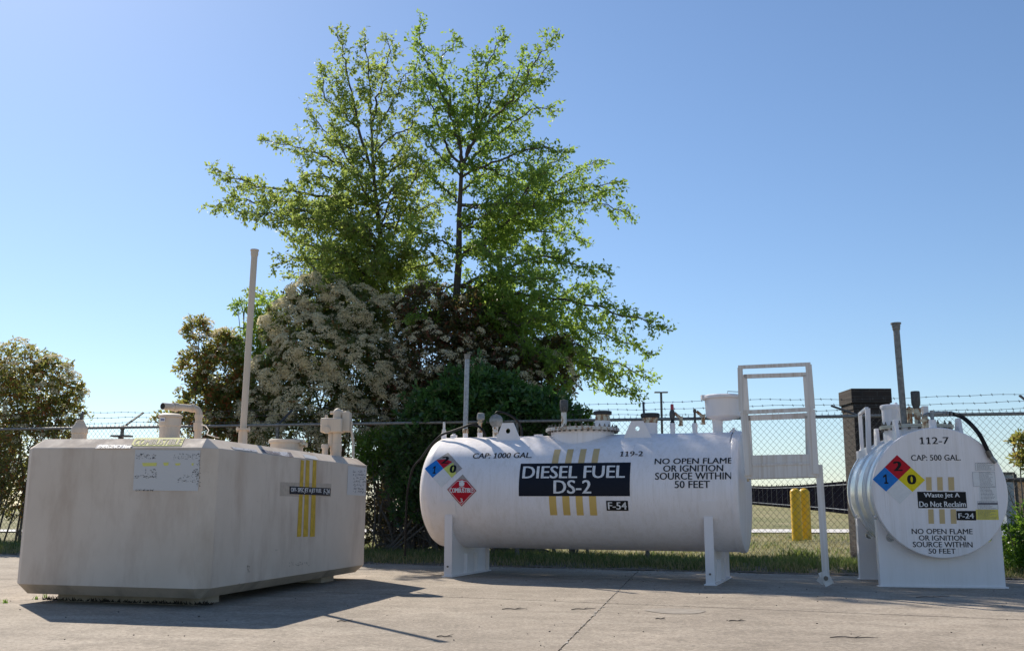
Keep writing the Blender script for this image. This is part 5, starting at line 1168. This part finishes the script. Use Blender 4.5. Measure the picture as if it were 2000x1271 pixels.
tree('willow_oak', 'broad yellowish green oak spreading left above the cream flowering shrub', 18.0,
     [(760, 780, 0, .09), (757, 690, 0, .066), (752, 600, 0, .06), (750, 510, 0, .052), (740, 440, 0, .042), (729, 335, 0, .032), (725, 230, 0, .022)],
     [([(729, 335), (700, 250), (688, 190), (672, 110), (656, 50)], .3), ([(725, 230), (722, 160), (712, 70)], -.3), ([(727, 250), (738, 190), (758, 120), (757, 68)], .6), ([(730, 260), (755, 220), (783, 165), (808, 130)], -.5),
      ([(700, 250), (665, 220), (632, 185), (628, 130)], .8), ([(730, 330), (700, 300), (640, 258), (596, 212)], -.6), ([(740, 370), (660, 320), (590, 290), (506, 270)], .7),
      ([(740, 400), (680, 370), (620, 340), (585, 350)], -1.3), ([(745, 410), (650, 385), (540, 370), (470, 350), (412, 326)], -.5), ([(745, 440), (640, 405), (520, 395), (450, 390), (416, 405)], .9), ([(748, 470), (680, 452), (590, 440), (520, 415), (470, 420)], -1.2),
      ([(752, 500), (690, 490), (600, 480), (540, 445)], .8), ([(752, 540), (700, 530), (600, 505), (530, 520)], -.7), ([(752, 580), (680, 540), (610, 520), (560, 545)], 1.3), ([(755, 640), (650, 610), (570, 590), (490, 575)], .5),
      ([(755, 660), (640, 640), (540, 640), (470, 640)], -.6), ([(755, 680), (620, 690), (540, 670), (500, 620)], .9), ([(745, 400), (800, 365), (832, 300)], -.8), ([(740, 330), (785, 290), (805, 215)], .5), ([(750, 470), (800, 450), (850, 425)], 1.1),
      ([(752, 540), (820, 520), (880, 515)], -1.), ([(730, 300), (760, 270), (800, 250), (812, 200)], -.3), ([(745, 430), (790, 400), (820, 370)], .4), ([(750, 500), (720, 470), (660, 440), (600, 400)], 1.6), ([(740, 380), (700, 350), (660, 270), (650, 240)], -.9),
      ([(750, 600), (790, 560), (850, 560)], 1.4), ([(750, 560), (700, 560), (640, 550), (590, 500)], -1.5), ([(760, 640), (700, 590), (640, 560)], -.4), ([(752, 520), (735, 470), (700, 430)], -1.5), ([(745, 440), (760, 400), (770, 350)], -1.3), ([(740, 420), (715, 380), (690, 330)], -1.4), ([(755, 600), (740, 540), (720, 500)], -1.6), ([(750, 560), (775, 510), (790, 470)], -1.5), ([(730, 340), (735, 290), (745, 230)], -1.), ([(750, 480), (690, 440), (630, 430), (570, 425)], -1.7), ([(752, 530), (690, 520), (630, 480), (580, 470)], 1.9), ([(735, 400), (790, 350), (835, 340), (870, 300)], .9), ([(742, 440), (790, 430), (840, 400), (880, 390)], 1.2), ([(735, 370), (780, 320), (820, 300)], -1.4), ([(750, 520), (800, 500), (860, 470)], -1.6), ([(752, 560), (810, 600), (870, 590)], 1.)],
     M['oak2'], 23, 1.15)

def shrub(name, label, blobs, mat, seed, nleaf, stems, leafL=.085, nflow=0, flow_bias=None, cat='shrub', clusterR=.07, lumpy=1., top=None, flower_mat='blossom', stem_r=.022):
    global rng
    rng = np.random.default_rng(seed)
    C = [at(b[0], b[1], b[4]) for b in blobs]; R = [np.array([b[2] * b[4] / F, (b[2] + b[3]) * .5 * b[4] / F * .9, b[3] * b[4] / F]) for b in blobs]
    base = np.mean(C, axis=0); root = empty(name, (base[0], base[1], gz(base[0])), label, cat)
    vol = np.array([r[0] * r[2] for r in R]); pr = vol / vol.sum()
    # clusters near the surface with lumpy radius
    ncl = nleaf // 9; bi = rng.choice(len(blobs), ncl, p=pr); d = unit(rng.normal(size=(ncl, 3))); rad = rng.uniform(.35, 1.0, ncl) ** .55
    ph = rng.uniform(0, 6, 3); lump = 1 + lumpy * .16 * np.sin(d[:, 0] * 5 + bi + ph[0]) * np.sin(d[:, 2] * 6 + ph[1]) + lumpy * .12 * np.sin(d[:, 1] * 9 + d[:, 2] * 8 + ph[2]) + rng.normal(0, .05, ncl)
    Cc = np.array(C)[bi]; Rc = np.array(R)[bi]; P = Cc + d * Rc * (rad * lump)[:, None]; out = unit(d / Rc * Rc.mean())
    P[:, 2] = np.maximum(P[:, 2], .08); axd = unit(out + np.array([0, 0, .45]) + rng.normal(0, .45, (ncl, 3)))
    reps = 9; PP = np.repeat(P, reps, 0) + rng.normal(0, clusterR * .35, (ncl * reps, 3)); AA = np.repeat(axd, reps, 0)
    DD = unit(AA * .75 + unit(rng.normal(size=AA.shape)) * .85 + np.array([0, 0, -.05])); n = len(PP); L = rng.uniform(.65, 1.2, n) * leafL
    V, Q = leafcloud(PP, DD, L, L * rng.uniform(.32, .44, n)); raw_mesh('crown', V, Q, None, mat, root)
    if nflow:
        m = 0; FP = []; FN = []
        bi = rng.choice(len(blobs), nflow * 9, p=pr); d = unit(rng.normal(size=(nflow * 9, 3)))
        for b, dd in zip(bi, d):
            if dd[1] > .35 or dd[2] < -.6: continue
            p = C[b] + dd * R[b] * rng.uniform(.86, 1.08)
            if flow_bias is not None:
                x = 1000 + F * p[0] / p[1] / cos(PITCH); y_ = 988 - (p[2] - CAMH) / p[1] * F
                lm = sin(p[0] * 7.3 + seed) * sin(p[2] * 8.1 + 2 * p[1]) + .6 * sin(p[0] * 15 + p[2] * 13)
                if rng.uniform() > flow_bias(x, y_) * (1. if lm > .0 else .10): continue
            inside = any((((p - C[k]) / R[k]) ** 2).sum() < .72 for k in range(len(C)) if k != b)
            if inside: continue
            FP.append(p + dd * .04); FN.append(unit(dd + np.array([0, 0, .8]))); m += 1
            if m >= nflow: break
        FP = np.array(FP); FN = np.array(FN); nf = 52; m = len(FP)
        e1_ = unit(np.cross(FN, rng.normal(size=FN.shape))); e2_ = np.cross(FN, e1_)
        rr = np.sqrt(rng.uniform(0, 1, (m, nf))) * rng.uniform(.05, .09, m)[:, None]; th = rng.uniform(0, 2 * pi, (m, nf))
        q = FP[:, None] + e1_[:, None] * (rr * np.cos(th))[..., None] + e2_[:, None] * (rr * np.sin(th))[..., None] + FN[:, None] * (.03 - rr ** 2 * 6 + rng.normal(0, .006, (m, nf)))[..., None]
        q = q.reshape(-1, 3); nn = len(q); dd = unit(rng.normal(size=(nn, 3))); s_ = rng.uniform(.014, .026, nn)
        V, Q = leafcloud(q - dd * s_[:, None] / 2, dd, s_, s_ * .9); raw_mesh('blossom', V, Q, None, M[flower_mat], root); print(name, 'umbels', m)
    st = MB()
    for (x0, y0, Y0, b) in stems:
        a = at(x0, y0, Y0); a[2] = gz(a[0]) - .02; e = C[b] + R[b] * rng.uniform(-.4, .4, 3); mid = (a + e) / 2 + rng.normal(0, .12, 3)
        path = smoothpath([a, a + (mid - a) * .5 + rng.normal(0, .05, 3), mid, e], 6); rr = np.linspace(stem_r, .007, len(path)) * rng.uniform(.7, 1.3)
        st.tube(path, list(rr), 7)
        for _ in range(3):
            i = int(rng.integers(4, len(path) - 3)); q = path[i]; e2 = q + unit(rng.normal(size=3) + np.array([0, -.2, 1.2])) * rng.uniform(.3, .8); st.tube([q, (q + e2) / 2 + rng.normal(0, .03, 3), e2], [.009, .006, .003], 5)
    st.build('stems', M['bark_pale'], root, smooth=True, fix=False)
    return root
R_ = lambda n, x0, x1, Y0, Y1, nb: [(random.uniform(x0, x1), 1080, random.uniform(Y0, Y1), random.randrange(nb)) for _ in range(n)]
shrub('photinia_bush', 'olive photinia bush with dull blossoms at the left edge behind the fence',
      [(30, 720, 62, 55, 18.4), (75, 770, 75, 70, 18.2), (-20, 800, 90, 110, 18.4), (115, 810, 50, 50, 18.3), (148, 765, 22, 24, 18.2), (60, 880, 90, 90, 18.3), (30, 950, 70, 60, 18.4), (-60, 900, 90, 100, 18.4), (100, 730, 38, 34, 18.4)],
      M['photinia_red'], 31, 30000, R_(16, -60, 90, 18, 18.8, 9), .085, 300, lambda x, y: .8 if y < 780 else .25, stem_r=.02)
shrub('photinia_bush', 'slim red and green photinia bush left of the tall beige vent pipe',
      [(385, 645, 26, 26, 17.0), (385, 715, 40, 34, 17.0), (430, 730, 48, 60, 17.1), (400, 790, 58, 50, 17.0), (455, 800, 50, 60, 17.1), (335, 822, 34, 18, 16.9), (440, 680, 34, 34, 17.2), (430, 870, 70, 50, 17.1), (500, 760, 46, 56, 17.2), (490, 820, 56, 46, 17.1)],
      M['photinia_red'], 32, 23000, R_(13, 380, 510, 16.9, 17.3, 10), .085, 130, lambda x, y: .9 if y < 700 else .2)
shrub('oak_sapling', 'leafy bright green sapling beside the top half of the tall beige vent pipe', [(505, 640, 26, 26, 17.3), (470, 600, 20, 14, 17.4), (520, 600, 30, 22, 17.4), (480, 690, 34, 40, 17.2), (520, 700, 30, 50, 17.2), (450, 660, 16, 14, 17.3)],
      M['oak'], 41, 5200, R_(5, 480, 540, 17.1, 17.4, 6), .075, cat='tree')
shrub('photinia_bush', 'large photinia bush covered in cream blossoms above the beige vault',
      [(625, 585, 62, 46, 16.9), (570, 640, 55, 52, 16.8), (680, 620, 70, 60, 16.9), (620, 690, 80, 70, 16.6), (545, 740, 56, 56, 16.7), (620, 780, 80, 60, 16.5), (700, 730, 76, 78, 16.6), (520, 800, 50, 44, 16.8), (760, 650, 62, 70, 17.0), (760, 760, 70, 74, 16.7), (690, 830, 80, 46, 16.6), (580, 850, 90, 40, 16.6)],
      M['photinia'], 33, 44000, R_(22, 560, 800, 16.6, 17.2, 12), .085, 1900, lambda x, y: 1. if (x < 700 and y < 760) else .62 if x < 800 else .4)
shrub('photinia_bush', 'dark reddish photinia bush with scattered blossoms around the oak trunk',
      [(830, 610, 62, 60, 16.7), (900, 640, 74, 70, 16.6), (850, 700, 84, 76, 16.5), (960, 670, 62, 66, 16.7), (1000, 740, 78, 62, 16.5), (1070, 745, 54, 52, 16.6), (920, 740, 90, 60, 16.4), (1080, 690, 40, 36, 16.8), (800, 780, 60, 60, 16.5)],
      M['photinia_dark'], 34, 36000, R_(22, 740, 1000, 16.3, 17, 9), .085, 420, lambda x, y: .6 if y > 620 else .15)
shrub('laurel_bush', 'dense dark green laurel bush directly behind the left half of the diesel tank',
      [(880, 800, 78, 56, 15.15), (950, 775, 78, 54, 14.95), (1020, 800, 84, 50, 14.8), (1070, 815, 54, 40, 14.7), (830, 850, 64, 56, 15.4), (900, 870, 90, 70, 15.4), (820, 930, 60, 70, 15.6), (980, 880, 100, 60, 15.2)],
      M['laurel'], 35, 40000, R_(14, 740, 960, 15.3, 15.9, 8), .11, lumpy=2.1)
shrub('laurel_bush', 'small bright green bush sunlit between the beige vault and diesel tank',
      [(735, 872, 38, 26, 15.75), (780, 860, 44, 28, 15.75), (720, 905, 24, 20, 15.8), (775, 895, 44, 22, 15.85)],
      M['bright'], 36, 6500, R_(12, 715, 830, 15.8, 16.2, 4), .085)
shrub('laurel_bush', 'little yellow green bush beside the open manway lid of the long tank',
      [(1130, 815, 24, 24, 14.9), (1150, 850, 30, 34, 14.9), (1120, 870, 36, 40, 14.9)], M['bright'], 37, 3600, R_(5, 1110, 1150, 14.8, 15.1, 3), .07)
shrub('undergrowth', 'tangle of dark bare stems and leaves under the big bushes', [(760, 960, 60, 60, 16.3), (740, 1030, 70, 30, 16.3), (840, 1010, 60, 44, 16.2), (640, 940, 90, 80, 16.9), (920, 980, 90, 70, 16.3), (1040, 960, 90, 60, 16.3)],
      M['photinia_dark'], 38, 15000, R_(46, 700, 1100, 15.7, 16.6, 6), .085, cat='undergrowth', stem_r=.034)
shrub('red_tip_shrub', 'reddish leaf sprig of a bush reaching in at the right edge above the rail', [(1998, 862, 22, 16, 12.1), (2020, 900, 26, 22, 12.1), (1990, 895, 12, 9, 12.1)], M['photinia_red'], 39, 1100, [(2040, 1100, 12.2, 1), (2050, 1100, 12.3, 0)], .075)
shrub('low_bush', 'scrubby green bush by the waste tank base at the right edge', [(1985, 1060, 40, 34, 12.3), (2020, 1030, 40, 50, 12.3), (1965, 1085, 20, 20, 12.2), (2040, 1090, 50, 40, 12.2)], M['bright'], 40, 5200, [(1990, 1110, 12.3, 0), (2010, 1110, 12.3, 1), (1970, 1110, 12.2, 2)], .06)
